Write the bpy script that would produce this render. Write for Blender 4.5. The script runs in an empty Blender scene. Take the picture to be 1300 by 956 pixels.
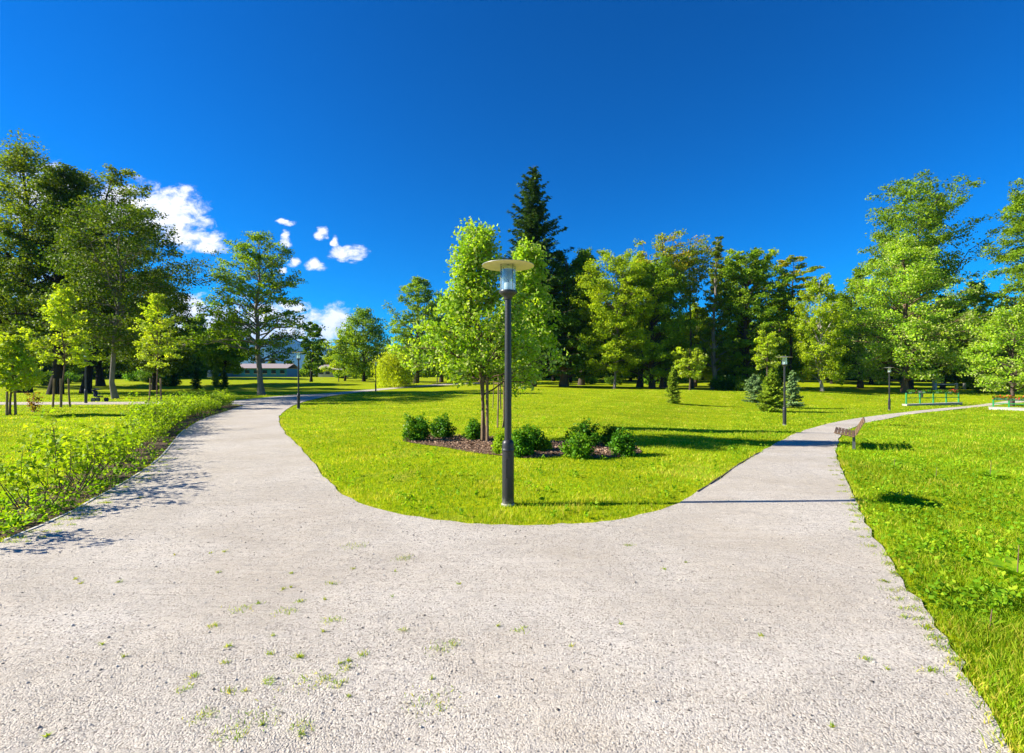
import bpy, math, random
import numpy as np
from mathutils import Vector, Matrix
from mathutils.geometry import delaunay_2d_cdt

F = 620.0; EYE = 1.9; HZ = 478.0; CX = 650.0
R = math.radians
scene = bpy.context.scene
C = scene.collection
rng = np.random.default_rng(7)
random.seed(7)

# ------------------------------------------------------------------ terrain
CP = np.array([
 (0,0,0),(-6,4,0),(6,4,0),(0,9,0),(-6,10,0),(6,9,0),(3,14,0),(-4,14,0),(-12,12,0),(12,6,0),(-22,16,0),(10,14,-.12),(16,14,-.15),
 (-13.5,31,-.13),(-17,60,.05),(-30,34,.03),(-55,38,.05),(-45,60,.05),(14,25.4,-.64),(31.4,40.6,-.92),(48,46,-.95),(35,25,-.6),(22,32,-.75),
 (2,32,-.02),(3,70,.5),(16,62,.28),(30,62,.15),(55,68,-.1),(80,75,0),(-14,100,.75),(-45,140,1.75),(10,140,1.6),(60,130,1.0),(120,110,.6),
 (-100,60,.3),(-100,140,1.75),(-200,100,1.6),(200,100,1.0),(0,260,1.75),(-200,260,1.75),(200,260,1.7),(0,-30,0),(-40,-10,0),(40,-10,0),
 (0,600,1.75),(400,400,1.75),(-400,400,1.75),(-25,105,.9),(-10,20,0),(0,48,.2)], float)
def tz(x, y):
    x = np.asarray(x, float); y = np.asarray(y, float)
    num = np.zeros(np.broadcast(x, y).shape); den = num.copy()
    for cx, cy, cz in CP:
        s = 2.5 + .09*math.hypot(cx, cy)
        w = 1.0/(((x-cx)**2+(y-cy)**2)/(s*s)+1.0)**2.6
        num += w*cz; den += w
    return num/den
def P(px, py):
    """ground point seen in a direction: the ray is marched onto the terrain"""
    ds = np.geomspace(1.2, 500, 1500)
    x = (px-CX)/F*ds; h = EYE-(py-HZ)/F*ds - tz(x, ds)
    k = np.argmax(h < 0) if (h < 0).any() else len(ds)-1
    k = max(k, 1); a = h[k-1]/(h[k-1]-h[k]) if h[k] < 0 else 1
    d = ds[k-1]+(ds[k]-ds[k-1])*a; X = (px-CX)/F*d
    return Vector((X, d, float(tz(X, d))))
def D(px, d):
    X = (px-CX)/F*d
    return Vector((X, d, float(tz(X, d))))

# ------------------------------------------------------------------ mesh helpers
def mesh_np(name, verts, faces, tint=None, smooth=False):
    verts = np.asarray(verts, np.float32); faces = np.asarray(faces, np.int32)
    me = bpy.data.meshes.new(name); n = faces.shape[1]
    me.vertices.add(len(verts)); me.vertices.foreach_set('co', verts.ravel())
    me.loops.add(faces.size); me.loops.foreach_set('vertex_index', faces.ravel())
    me.polygons.add(len(faces)); me.polygons.foreach_set('loop_start', np.arange(0, faces.size, n, dtype=np.int32))
    me.update(calc_edges=True)
    if smooth: me.polygons.foreach_set('use_smooth', np.ones(len(faces), bool))
    if tint is not None:
        a = me.attributes.new('tint', 'FLOAT', 'FACE'); a.data.foreach_set('value', np.asarray(tint, np.float32))
    return me
def link(name, me, mat, parent=None):
    o = bpy.data.objects.new(name, me); C.objects.link(o)
    if mat is not None and len(me.materials) == 0:
        me.materials.append(mat)
    if parent: o.parent = parent
    return o
def empty(name, loc, rz=0, s=1):
    o = bpy.data.objects.new(name, None); C.objects.link(o)
    o.location = loc; o.rotation_euler = (0, 0, rz); o.scale = (s, s, s); o.empty_display_size = .2
    return o
def tag(o, label, cat, group=None, kind=None):
    if label: o['label'] = label
    if cat: o['category'] = cat
    if group: o['group'] = group
    if kind: o['kind'] = kind
    return o
def copy_tree(o, parent=None):
    c = o.copy(); C.objects.link(c)
    if parent: c.parent = parent
    for ch in list(o.children): copy_tree(ch, c)
    return c
class MB:
    """collects solids into one mesh"""
    def __init__(s): s.v = []; s.f = []; s.n = 0; s.sm = []
    def add(s, v, f, sm=False):
        s.v += [tuple(a) for a in v]; s.f += [tuple(i+s.n for i in q) for q in f]; s.sm += [sm]*len(f); s.n += len(v); return s
    def box(s, x0, x1, y0, y1, z0, z1, M=None, b=0.0):
        v = [(x, y, z) for z in (z0, z1) for y in (y0, y1) for x in (x0, x1)]
        if M: v = [M @ Vector(a) for a in v]
        return s.add(v, [(0,2,3,1),(4,5,7,6),(0,1,5,4),(2,6,7,3),(0,4,6,2),(1,3,7,5)])
    def bar(s, a, b, w, h):
        a = Vector(a); b = Vector(b); d = (b-a); L = d.length; q = d.to_track_quat('X', 'Z').to_matrix().to_4x4()
        return s.box(0, L, -w/2, w/2, -h/2, h/2, Matrix.Translation(a) @ q)
    def tube(s, pts, rad, n=8, caps=True):
        v, f = tube_np(np.array([tuple(p) for p in pts], float), np.array(rad, float), n)
        s.add(v, [tuple(q) for q in f], True)
        if caps:
            k = s.n-len(v)
            s.f.append(tuple(k+i for i in range(n))[::-1]); s.f.append(tuple(s.n-n+i for i in range(n))); s.sm += [False, False]
        return s
    def lathe(s, prof, n=24, c=(0,0,0)):
        v = []
        for r, z in prof:
            for i in range(n):
                a = 2*math.pi*i/n; v.append((c[0]+r*math.cos(a), c[1]+r*math.sin(a), c[2]+z))
        f = [(j*n+i, j*n+(i+1) % n, (j+1)*n+(i+1) % n, (j+1)*n+i) for j in range(len(prof)-1) for i in range(n)]
        return s.add(v, f, True)
    def build(s, name, mat, parent=None, bevel=0):
        me = bpy.data.meshes.new(name); me.from_pydata(s.v, [], s.f); me.polygons.foreach_set('use_smooth', s.sm); me.update()
        o = link(name, me, mat, parent)
        if bevel:
            m = o.modifiers.new('b', 'BEVEL'); m.width = bevel; m.segments = 2; m.limit_method = 'ANGLE'; m.angle_limit = R(40)
        else:
            try: me.set_sharp_from_angle(angle=R(40))
            except Exception: pass
        return o
def tube_np(p, r, n=6):
    t = np.gradient(p, axis=0); t /= np.linalg.norm(t, axis=1)[:, None]+1e-9
    ref = np.where(np.abs(t[:, 2:3]) < .9, [[0, 0, 1.]], [[1., 0, 0]])
    # keep the same reference along the tube
    ref = np.tile(ref[0], (len(p), 1))
    u = np.cross(t, ref); u /= np.linalg.norm(u, axis=1)[:, None]+1e-9; w = np.cross(t, u)
    a = np.arange(n)*2*np.pi/n
    v = p[:, None, :]+r[:, None, None]*(np.cos(a)[None, :, None]*u[:, None, :]+np.sin(a)[None, :, None]*w[:, None, :])
    v = v.reshape(-1, 3); j = np.arange(len(p)-1)[:, None]*n; i = np.arange(n)[None, :]; i2 = (i+1) % n
    f = np.stack([j+i, j+n+i, j+n+i2, j+i2], -1).reshape(-1, 4)
    return v, f
class Tubes:
    def __init__(s): s.v = []; s.f = []; s.n = 0
    def add(s, p, r, n=6):
        v, f = tube_np(np.asarray(p, float), np.asarray(r, float), n); s.v.append(v); s.f.append(f+s.n); s.n += len(v)
    def mesh(s, name): return mesh_np(name, np.vstack(s.v), np.vstack(s.f), smooth=True)

def leaves_np(g, c, size, up=.5, out=None, outw=.5, aspect=1.45, hang=0., fold=.25):
    """one folded rhombic leaf per centre"""
    n = len(c)
    nor = g.normal(size=(n, 3))*.75; nor[:, 2] += up
    if out is not None: nor += out*outw
    nor /= np.linalg.norm(nor, axis=1)[:, None]+1e-9
    d = g.normal(size=(n, 3)); d[:, 2] -= hang*3
    d -= nor*np.sum(d*nor, axis=1)[:, None]; d /= np.linalg.norm(d, axis=1)[:, None]+1e-9
    s = np.cross(nor, d); L = (np.asarray(size)*g.uniform(.65, 1.3, n))[:, None]; W = L/aspect
    b = c-d*L*.5; t = c+d*L*.5-nor*L*.12; m = c-d*L*.06
    l = m+s*W*.5+nor*W*fold; r = m-s*W*.5+nor*W*fold
    v = np.stack([b, r, t, l], 1).reshape(-1, 3); f = np.arange(4*n).reshape(-1, 4)
    return v, f

# ------------------------------------------------------------------ materials
def newmat(name):
    m = bpy.data.materials.new(name); m.use_nodes = True; nt = m.node_tree; nt.nodes.clear()
    return m, nt, nt.nodes, nt.links
def N(nt, t, **k):
    n = nt.nodes.new(t)
    for a, b in k.items(): setattr(n, a, b)
    return n
def mathn(nt, op, a, b=None, c=None, clamp=False):
    n = N(nt, 'ShaderNodeMath', operation=op, use_clamp=clamp)
    for i, x in enumerate((a, b, c)):
        if x is None: continue
        if hasattr(x, 'is_output'): nt.links.new(x, n.inputs[i])
        else: n.inputs[i].default_value = x
    return n.outputs[0]
def mixc(nt, fac, a, b, mode='MIX'):
    n = N(nt, 'ShaderNodeMix', data_type='RGBA', blend_type=mode)
    for i, x in ((0, fac), (6, a), (7, b)):
        if hasattr(x, 'is_output'): nt.links.new(x, n.inputs[i])
        else: n.inputs[i].default_value = x if i == 0 else (*x, 1)
    return n.outputs[2]
def ramp(nt, x, stops, interp='LINEAR'):
    n = N(nt, 'ShaderNodeValToRGB'); cr = n.color_ramp; cr.interpolation = interp
    while len(cr.elements) < len(stops): cr.elements.new(.5)
    for e, (p, c) in zip(cr.elements, stops):
        e.position = p; e.color = (*c, 1) if len(c) == 3 else c
    nt.links.new(x, n.inputs[0]); return n.outputs[0]
def noise(nt, vec, scale, detail=4, rough=.55, dist=0):
    n = N(nt, 'ShaderNodeTexNoise'); n.inputs['Scale'].default_value = scale; n.inputs['Detail'].default_value = detail
    n.inputs['Roughness'].default_value = rough; n.inputs['Distortion'].default_value = dist
    if vec is not None: nt.links.new(vec, n.inputs['Vector'])
    return n.outputs['Fac']
def mapping(nt, vec, scale=(1,1,1), rot=(0,0,0)):
    n = N(nt, 'ShaderNodeMapping'); n.inputs['Scale'].default_value = scale; n.inputs['Rotation'].default_value = rot
    nt.links.new(vec, n.inputs['Vector']); return n.outputs[0]
def coords(nt): return N(nt, 'ShaderNodeTexCoord').outputs['Object']
def bump(nt, h, strength=.5, dist=.02, normal=None):
    n = N(nt, 'ShaderNodeBump'); n.inputs['Strength'].default_value = strength; n.inputs['Distance'].default_value = dist
    nt.links.new(h, n.inputs['Height'])
    if normal: nt.links.new(normal, n.inputs['Normal'])
    return n.outputs[0]
def out(nt, sh):
    o = N(nt, 'ShaderNodeOutputMaterial'); nt.links.new(sh, o.inputs['Surface'])
def princ(nt, col, rough=.6, spec=.4, metal=0, nor=None, trans=0, ior=1.45):
    p = N(nt, 'ShaderNodeBsdfPrincipled')
    for k, x in (('Base Color', col), ('Roughness', rough), ('Specular IOR Level', spec), ('Metallic', metal), ('Transmission Weight', trans), ('IOR', ior)):
        if hasattr(x, 'is_output'): nt.links.new(x, p.inputs[k])
        elif k == 'Base Color': p.inputs[k].default_value = (*x, 1)
        else: p.inputs[k].default_value = x
    if nor: nt.links.new(nor, p.inputs['Normal'])
    return p.outputs[0]
def leafmat(name, stops, under=None, trans=.45, rough=.6, tcol=1.3, gain=1.8):
    stops = [(a*gain*.97, b*gain, c*.45*gain) for a, b, c in stops]
    m, nt, ns, L = newmat(name)
    at = N(nt, 'ShaderNodeAttribute', attribute_name='tint').outputs['Fac']
    k = len(stops); col = ramp(nt, at, [(i/(k-1), s) for i, s in enumerate(stops)])
    nz = noise(nt, coords(nt), .35, 2)
    hs = N(nt, 'ShaderNodeHueSaturation'); L.new(col, hs.inputs['Color'])
    L.new(mathn(nt, 'MULTIPLY_ADD', nz, 1.3, .35), hs.inputs['Value']); col = hs.outputs[0]
    if under:
        bf = N(nt, 'ShaderNodeNewGeometry').outputs['Backfacing']
        col2 = mixc(nt, bf, col, under)
    else: col2 = col
    p = princ(nt, col2, rough, .18)
    t = N(nt, 'ShaderNodeBsdfTranslucent')
    tc = mixc(nt, 1.0, col, (tcol*1.15, tcol*1.1, tcol*.35), 'MULTIPLY'); L.new(tc, t.inputs['Color'])
    mx = N(nt, 'ShaderNodeMixShader'); mx.inputs[0].default_value = trans
    L.new(p, mx.inputs[1]); L.new(t.outputs[0], mx.inputs[2]); out(nt, mx.outputs[0]); return m
def barkmat(name, a, b, sc=9, bs=.8):
    m, nt, ns, L = newmat(name); co = mapping(nt, coords(nt), (sc, sc, sc*.22))
    n1 = noise(nt, co, 1, 6, .65, .6); n2 = noise(nt, coords(nt), .8, 3)
    col = ramp(nt, n1, [(.3, a), (.7, b)]); col = mixc(nt, mathn(nt, 'MULTIPLY', n2, .5), col, tuple(x*.7 for x in a))
    out(nt, princ(nt, col, .9, .15, nor=bump(nt, n1, bs, .05))); return m
def plain(name, col, rough=.5, spec=.4, metal=0, var=.12, sc=14, bs=.1):
    m, nt, ns, L = newmat(name); n = noise(nt, coords(nt), sc, 5, .6)
    c = ramp(nt, n, [(.25, tuple(x*(1-var) for x in col)), (.75, tuple(min(1, x*(1+var)) for x in col))])
    out(nt, princ(nt, c, rough, spec, metal, nor=bump(nt, n, bs, .01))); return m

LEAF = {
 'dark':   leafmat('leaf_dark', [(.026,.060,.008),(.048,.095,.010),(.105,.15,.014)], trans=.4, gain=2.1),
 'deep':   leafmat('leaf_deep', [(.024,.050,.007),(.045,.080,.009),(.12,.145,.014)], trans=.35, gain=1.8),
 'mid':    leafmat('leaf_mid', [(.040,.085,.010),(.080,.135,.012),(.155,.195,.016)], gain=2.15),
 'olive':  leafmat('leaf_olive', [(.040,.072,.010),(.080,.115,.012),(.17,.185,.02)]),
 'yellow': leafmat('leaf_yellow', [(.09,.15,.010),(.17,.23,.012),(.28,.31,.02)]),
 'silver': leafmat('leaf_silver', [(.07,.15,.012),(.15,.25,.02),(.30,.36,.04)], under=(.46,.52,.16)),
 'lime':   leafmat('leaf_lime', [(.12,.19,.012),(.22,.29,.014),(.34,.37,.03)], under=(.33,.38,.12)),
 'locust': leafmat('leaf_locust', [(.07,.13,.015),(.14,.19,.02),(.36,.23,.03)], trans=.45),
 'willow': leafmat('leaf_willow', [(.18,.23,.012),(.28,.33,.02),(.38,.40,.03)], trans=.4),
 'spruce': leafmat('leaf_spruce', [(.012,.035,.008),(.025,.055,.010),(.05,.085,.014)], trans=.15, rough=.7, gain=1.9),
 'yspruce':leafmat('leaf_young_spruce', [(.06,.11,.012),(.12,.18,.015),(.22,.27,.03)], trans=.15, rough=.6),
 'bspruce':leafmat('leaf_blue_spruce', [(.06,.11,.075),(.10,.16,.12),(.18,.25,.18)], trans=.12, rough=.6),
 'bush':   leafmat('leaf_bush', [(.022,.075,.008),(.04,.12,.010),(.09,.18,.014)], trans=.3, rough=.45),
 'hedge':  leafmat('leaf_hedge', [(.08,.16,.012),(.16,.24,.014),(.27,.32,.03)]),
 'hedged': leafmat('leaf_hedge_dark', [(.035,.10,.012),(.07,.16,.014),(.15,.24,.02)]),
 'red':    leafmat('leaf_red', [(.09,.03,.02),(.14,.06,.03),(.12,.15,.03)]),
 'weed':   leafmat('leaf_weed', [(.06,.15,.010),(.12,.22,.014),(.24,.30,.03)]),
}
BARK = {'dark': barkmat('bark_dark', (.05,.037,.028), (.13,.10,.08)), 'grey': barkmat('bark_grey', (.13,.11,.095), (.27,.24,.21)),
        'brown': barkmat('bark_brown', (.10,.065,.04), (.22,.15,.10)), 'birch': barkmat('bark_birch', (.25,.22,.19), (.62,.58,.53), 5),
        'black': barkmat('bark_black', (.018,.015,.012), (.05,.04,.03))}
M_pole = plain('black_paint', (.022,.022,.026), .38, .5, 0, .25, 30, .25)
m_, nt, ns, L = newmat('post_paint'); co = coords(nt); n_ = noise(nt, co, 26, 6, .7); sx = N(nt, 'ShaderNodeSeparateXYZ'); L.new(co, sx.inputs[0])
low = mathn(nt, 'MULTIPLY_ADD', sx.outputs[2], -2.6, .55, clamp=True)   # splashes and chipped paint low on the sleeve
st = ramp(nt, mathn(nt, 'ADD', mathn(nt, 'MULTIPLY', low, .55), mathn(nt, 'MULTIPLY', n_, .6)), [(.44, (0,0,0)), (.62, (1,1,1))])
col = mixc(nt, mathn(nt, 'MULTIPLY', st, .75), (.022,.022,.026), (.20,.19,.17)); out(nt, princ(nt, col, mathn(nt, 'MULTIPLY_ADD', n_, .35, .22), .5, nor=bump(nt, n_, .35, .006))); M_post = m_
M_cup = plain('cup_paint', (.03,.03,.034), .35, .5, 0)
M_cream = plain('cream_enamel', (.72,.62,.36), .5, .4)
M_capm = plain('shade_top', (.25,.25,.26), .4, .5)
M_white = plain('white_plastic', (.82,.84,.85), .4, .4)
M_chrome = plain('brushed_metal', (.55,.57,.6), .3, .5, .9)
M_slat = plain('bench_slat', (.17,.105,.06), .6, .3, 0, .3, 20, .3)
M_iron = plain('grey_iron', (.10,.105,.12), .45, .5, .5)
M_stake = barkmat('stake_wood', (.16,.11,.06), (.33,.24,.15), 14)
M_conc = plain('concrete', (.42,.40,.37), .85, .2, 0, .2, 6, .5)
M_green = plain('green_paint', (.015,.22,.06), .4, .5)
M_edge = plain('edging', (.50,.47,.42), .8, .2, 0, .3, 9, .5)
M_edged = plain('edging_dark', (.10,.08,.055), .8, .2, 0, .3, 9, .5)
M_red = plain('blossom_red', (.55,.02,.02), .5, .3)
M_navy = plain('navy_cloth', (.012,.02,.09), .8, .2)
M_rubber = plain('rubber', (.02,.02,.022), .8, .2)
M_pink = plain('pink_cloth', (.45,.22,.22), .8, .2)
M_blue = plain('blue_wall', (.03,.20,.36), .6, .3)
M_roof = plain('pale_roof', (.30,.25,.24), .7, .3)
M_wallw = plain('white_wall', (.5,.48,.45), .7, .3)
M_win = plain('dark_window', (.03,.04,.05), .1, .6)
m_, nt, ns, L = newmat('clear_glass')
tl_ = N(nt, 'ShaderNodeBsdfTranslucent'); tl_.inputs[0].default_value = (.80,.95,1,1); gl_ = N(nt, 'ShaderNodeBsdfGlossy'); gl_.inputs['Roughness'].default_value = .05
t_ = N(nt, 'ShaderNodeBsdfTransparent'); t_.inputs[0].default_value = (.93,.98,.99,1); mx0 = N(nt, 'ShaderNodeMixShader'); mx0.inputs[0].default_value = .45; L.new(tl_.outputs[0], mx0.inputs[1]); L.new(gl_.outputs[0], mx0.inputs[2])
mx = N(nt, 'ShaderNodeMixShader'); mx.inputs[0].default_value = .72; L.new(mx0.outputs[0], mx.inputs[1]); L.new(t_.outputs[0], mx.inputs[2]); out(nt, mx.outputs[0]); M_glass = m_

# lawn
m_, nt, ns, L = newmat('lawn'); co = coords(nt)
a = noise(nt, co, .12, 4, .6); b = noise(nt, co, 2.2, 6, .7); c = noise(nt, mapping(nt, co, (1, .35, 1)), 9, 4, .7); d_ = noise(nt, co, 45, 3, .7)
col = ramp(nt, b, [(.25, (.22,.275,.002)), (.5, (.35,.38,.003)), (.75, (.47,.48,.004))])
col = mixc(nt, mathn(nt, 'MULTIPLY', ramp(nt, a, [(.4, (0,0,0)), (.65, (1,1,1))]), .45), col, (.44,.44,.012))
col = mixc(nt, mathn(nt, 'MULTIPLY', ramp(nt, c, [(.45, (1,1,1)), (.6, (0,0,0))]), .45), col, (.16,.25,.006))
e_ = noise(nt, co, .9, 5, .75)
col = mixc(nt, mathn(nt, 'MULTIPLY', ramp(nt, e_, [(.42, (1,1,1)), (.52, (0,0,0))]), .35), col, (.14,.24,.003))
col = mixc(nt, mathn(nt, 'MULTIPLY', ramp(nt, d_, [(.4, (1,1,1)), (.55, (0,0,0))]), .4), col, (.12,.20,.004))
p_ = noise(nt, co, .33, 6, .7, .8)
col = mixc(nt, mathn(nt, 'MULTIPLY', ramp(nt, p_, [(.55, (0,0,0)), (.68, (1,1,1))]), .4), col, (.42,.36,.06))
hh = mathn(nt, 'ADD', mathn(nt, 'MULTIPLY', d_, .4), mathn(nt, 'ADD', b, c))
out(nt, princ(nt, col, .95, .03, nor=bump(nt, hh, .6, .05))); M_lawn = m_
# gravel
m_, nt, ns, L = newmat('gravel'); co = coords(nt)
v1 = N(nt, 'ShaderNodeTexVoronoi'); v1.inputs['Scale'].default_value = 88; L.new(co, v1.inputs['Vector'])
v2 = N(nt, 'ShaderNodeTexVoronoi'); v2.inputs['Scale'].default_value = 150; L.new(co, v2.inputs['Vector'])
big = noise(nt, co, .55, 5, .6); med = noise(nt, co, 7, 6, .72); rut = noise(nt, mapping(nt, co, (.9, 6.5, 1), (0, 0, R(-38))), 1, 5, .65); fine = noise(nt, co, 210, 3, .7)
sep = N(nt, 'ShaderNodeSeparateColor'); L.new(v1.outputs['Color'], sep.inputs[0])
col = ramp(nt, sep.outputs[0], [(0, (.17,.148,.125)), (.12, (.37,.33,.28)), (.3, (.48,.435,.37)), (.8, (.55,.50,.43)), (1, (.64,.59,.51))])
col = mixc(nt, mathn(nt, 'MULTIPLY', ramp(nt, big, [(.42, (0,0,0)), (.62, (1,1,1))]), .55), col, (.42,.36,.28))
col = mixc(nt, ramp(nt, med, [(.34, (.3,.3,.3)), (.44, (0,0,0))]), col, (.36,.32,.27))
col = mixc(nt, mathn(nt, 'MULTIPLY', ramp(nt, rut, [(.5, (0,0,0)), (.7, (1,1,1))]), .3), col, (.62,.57,.50))
loose = ramp(nt, noise(nt, mapping(nt, co, (1, 1.6, 1), (0, 0, R(35))), .42, 4, .6, .6), [(.42, (0,0,0)), (.6, (1,1,1))])
col = mixc(nt, mathn(nt, 'MULTIPLY', loose, .28), col, (.44,.385,.31))
col = mixc(nt, mathn(nt, 'MULTIPLY', ramp(nt, fine, [(.33, (1,1,1)), (.45, (0,0,0))]), .55), col, (.17,.15,.13))
h1 = mathn(nt, 'SUBTRACT', 1.0, v1.outputs['Distance']); h2 = mathn(nt, 'SUBTRACT', 1.0, v2.outputs['Distance'])
hh = mathn(nt, 'ADD', mathn(nt, 'MULTIPLY', h1, .5), mathn(nt, 'MULTIPLY', h2, .25)); hh = mathn(nt, 'ADD', hh, mathn(nt, 'MULTIPLY', med, 1.6))
hh = mathn(nt, 'MULTIPLY', hh, mathn(nt, 'MULTIPLY_ADD', loose, .7, .9)); n1 = bump(nt, hh, .75, .012); n2 = bump(nt, mathn(nt, 'ADD', rut, mathn(nt, 'MULTIPLY', noise(nt, mapping(nt, co, (.5, 5, 1), (0, 0, R(-55))), 1.6, 4, .6), .6)), .7, .07, n1)
out(nt, princ(nt, col, .9, .15, nor=n2)); M_gravel = m_
# soil and mulch
def soil(name, a, b):
    m, nt, ns, L = newmat(name); co = coords(nt); n = noise(nt, co, 14, 8, .75); k = noise(nt, co, 1.5, 4)
    col = ramp(nt, n, [(.3, a), (.7, b)]); col = mixc(nt, mathn(nt, 'MULTIPLY', k, .4), col, tuple(x*.6 for x in a))
    out(nt, princ(nt, col, .95, .1, nor=bump(nt, n, 1, .06))); return m
M_soil = soil('soil', (.07,.045,.03), (.20,.145,.10)); M_mulch = soil('mulch', (.13,.075,.045), (.34,.22,.15))
m_, nt, ns, L = newmat('chips'); at = N(nt, 'ShaderNodeAttribute', attribute_name='tint').outputs['Fac']
out(nt, princ(nt, ramp(nt, at, [(0, (.11,.06,.035)), (.5, (.28,.18,.12)), (1, (.46,.33,.23))]), .85, .2)); M_chips = m_
m_, nt, ns, L = newmat('stones'); at = N(nt, 'ShaderNodeAttribute', attribute_name='tint').outputs['Fac']
out(nt, princ(nt, ramp(nt, at, [(0, (.09,.08,.07)), (.2, (.24,.215,.19)), (.5, (.43,.39,.34)), (1, (.60,.56,.50))]), .8, .25)); M_stone = m_
M_grass = leafmat('grass_blade', [(.07,.155,.006),(.13,.225,.008),(.20,.285,.012),(.33,.33,.06),(.42,.34,.14)], trans=.42, rough=.6, gain=1.5)

# ------------------------------------------------------------------ ground
def pip(x, y, poly):
    poly = np.asarray(poly); r = np.zeros(x.shape, bool); j = len(poly)-1
    for i in range(len(poly)):
        xi, yi = poly[i]; xj, yj = poly[j]
        c = ((yi > y) != (yj > y)) & (x < (xj-xi)*(y-yi)/(yj-yi+1e-12)+xi); r ^= c; j = i
    return r
def densify(pts, step=.35):
    o = []
    for a, b in zip(pts[:-1], pts[1:]):
        L = math.dist(a, b); n = max(1, int(L/max(step, .03*math.hypot(*a))))
        for i in range(n): o.append((a[0]+(b[0]-a[0])*i/n, a[1]+(b[1]-a[1])*i/n))
    return o+[tuple(pts[-1])]
def catmull(pts, k=6):
    pts = [np.array(p) for p in pts]; o = []
    for i in range(len(pts)-1):
        p0 = pts[max(i-1, 0)]; p1 = pts[i]; p2 = pts[i+1]; p3 = pts[min(i+2, len(pts)-1)]
        for t in np.arange(k)/k:
            o.append(tuple(.5*((2*p1)+(-p0+p2)*t+(2*p0-5*p1+4*p2-p3)*t*t+(-p0+3*p1-3*p2+p3)*t**3)))
    return o+[tuple(pts[-1])]
def px_line(l): return [tuple(P(*q)[:2]) for q in catmull(l, 4)]
left_px = [(0,690),(72,661),(110,640),(157,614),(185,596),(207,578),(229,551),(251,535),(282,524),(309,515)]
left_w = px_line(left_px)
side_lo = [tuple(P(x, y)[:2]) for x, y in ((300,513.6),(190,513.8),(0,514.2),(-300,514.6))]
side_hi = [tuple(P(x, y)[:2]) for x, y in ((-300,511),(0,510.8),(190,510.4),(300,508.4))]
far_up = px_line([(311,507.5),(366,502),(408,500),(455,495.8),(508,491.3),(560,487.6),(610,485.8)])
far_lo = px_line([(610,487),(560,489.4),(510,493),(481,495.8),(455,498.3),(419,503),(392,508.5),(372,515)])
pen = px_line([(372,515),(360,523),(354,532),(361,549),(380,569),(400,591),(415,610),(432,626),(465,643),(520,656),(580,664),(640,668),(700,668),(750,665),(800,658),(850,645),(885,626),(915,607),(940,589),(965,575),(990,561),(1010,551),(1040,541),(1075,533.5),(1120,527),(1180,520),(1230,515.5),(1262,511.5),(1300,507),(1420,499)])
right = px_line([(1420,504),(1299,511),(1259,515),(1207,520.5),(1157,526),(1126,532),(1090,540),(1068,554),(1062,570),(1065,588),(1073,611),(1090,642),(1104,674),(1135,719),(1166,764),(1198,813),(1232,865)])
gpoly = [(-5.5,-4)]+[(-5.7, 2)]+left_w+side_lo+side_hi+far_up+far_lo+pen[1:]+right+[(2.25,1.9),(1.7,0),(1.2,-4)]
# a little raggedness, as trodden gravel has
gpoly = densify(gpoly+[gpoly[0]], .3)[:-1]
gr = np.random.default_rng(3)
gpoly = [(x+gr.normal()*.022, y+gr.normal()*.022) if y < 25 else (x, y) for x, y in gpoly]
GP = np.array(gpoly)

def sheet(name, poly, mat, dz, near=.28):
    poly = [Vector(p) for p in poly]; n = len(poly)
    A = np.array([tuple(p) for p in poly]); x0, y0 = A.min(0); x1, y1 = A.max(0)
    pts = []; y = y0
    while y < y1:
        st = max(near, .03*abs(y)+near*.3); xs = np.arange(x0, x1, st)+rng.uniform(0, st*.3); ys = np.full(xs.shape, y)
        k = pip(xs, ys, A); pts += [Vector((a, b)) for a, b in zip(xs[k], ys[k])]; y += st
    v, e, f, *_ = delaunay_2d_cdt(poly+pts, [(i, (i+1) % n) for i in range(n)], [], 0, 1e-4)
    V = np.array([tuple(p) for p in v]); Fc = np.array([tuple(t) for t in f]); cc = V[Fc].mean(1)
    Fc = Fc[pip(cc[:, 0], cc[:, 1], A)]
    z = tz(V[:, 0], V[:, 1])+dz
    a2 = (V[Fc[:, 1], 0]-V[Fc[:, 0], 0])*(V[Fc[:, 2], 1]-V[Fc[:, 0], 1])-(V[Fc[:, 1], 1]-V[Fc[:, 0], 1])*(V[Fc[:, 2], 0]-V[Fc[:, 0], 0])
    Fc[a2 < 0] = Fc[a2 < 0][:, ::-1]
    return link(name, mesh_np(name, np.column_stack([V, z]), Fc, smooth=True), mat)
# ground grid: fine near, coarse to the horizon
def axis(lim, near, st):
    a = [0.]; s = st
    while a[-1] < lim:
        a.append(a[-1]+s)
        if a[-1] > near: s *= 1.12
    return np.array(a)
ax = axis(6000, 70, .55); xs = np.concatenate([-ax[:0:-1], ax]); ay = axis(6000, 120, .6); ys = np.concatenate([-axis(300, 8, 1)[:0:-1], ay])
X, Y = np.meshgrid(xs, ys); Z = tz(X, Y); nx, ny = len(xs), len(ys)
i, j = np.meshgrid(np.arange(nx-1), np.arange(ny-1)); q = (j*nx+i).ravel()
lawn = link('lawn', mesh_np('lawn', np.column_stack([X.ravel(), Y.ravel(), Z.ravel()]), np.stack([q, q+1, q+nx+1, q+nx], 1), smooth=True), M_lawn)
tag(lawn, None, None, None, 'structure')
path = sheet('path', gpoly, M_gravel, .02); tag(path, None, None, None, 'structure')
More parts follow.
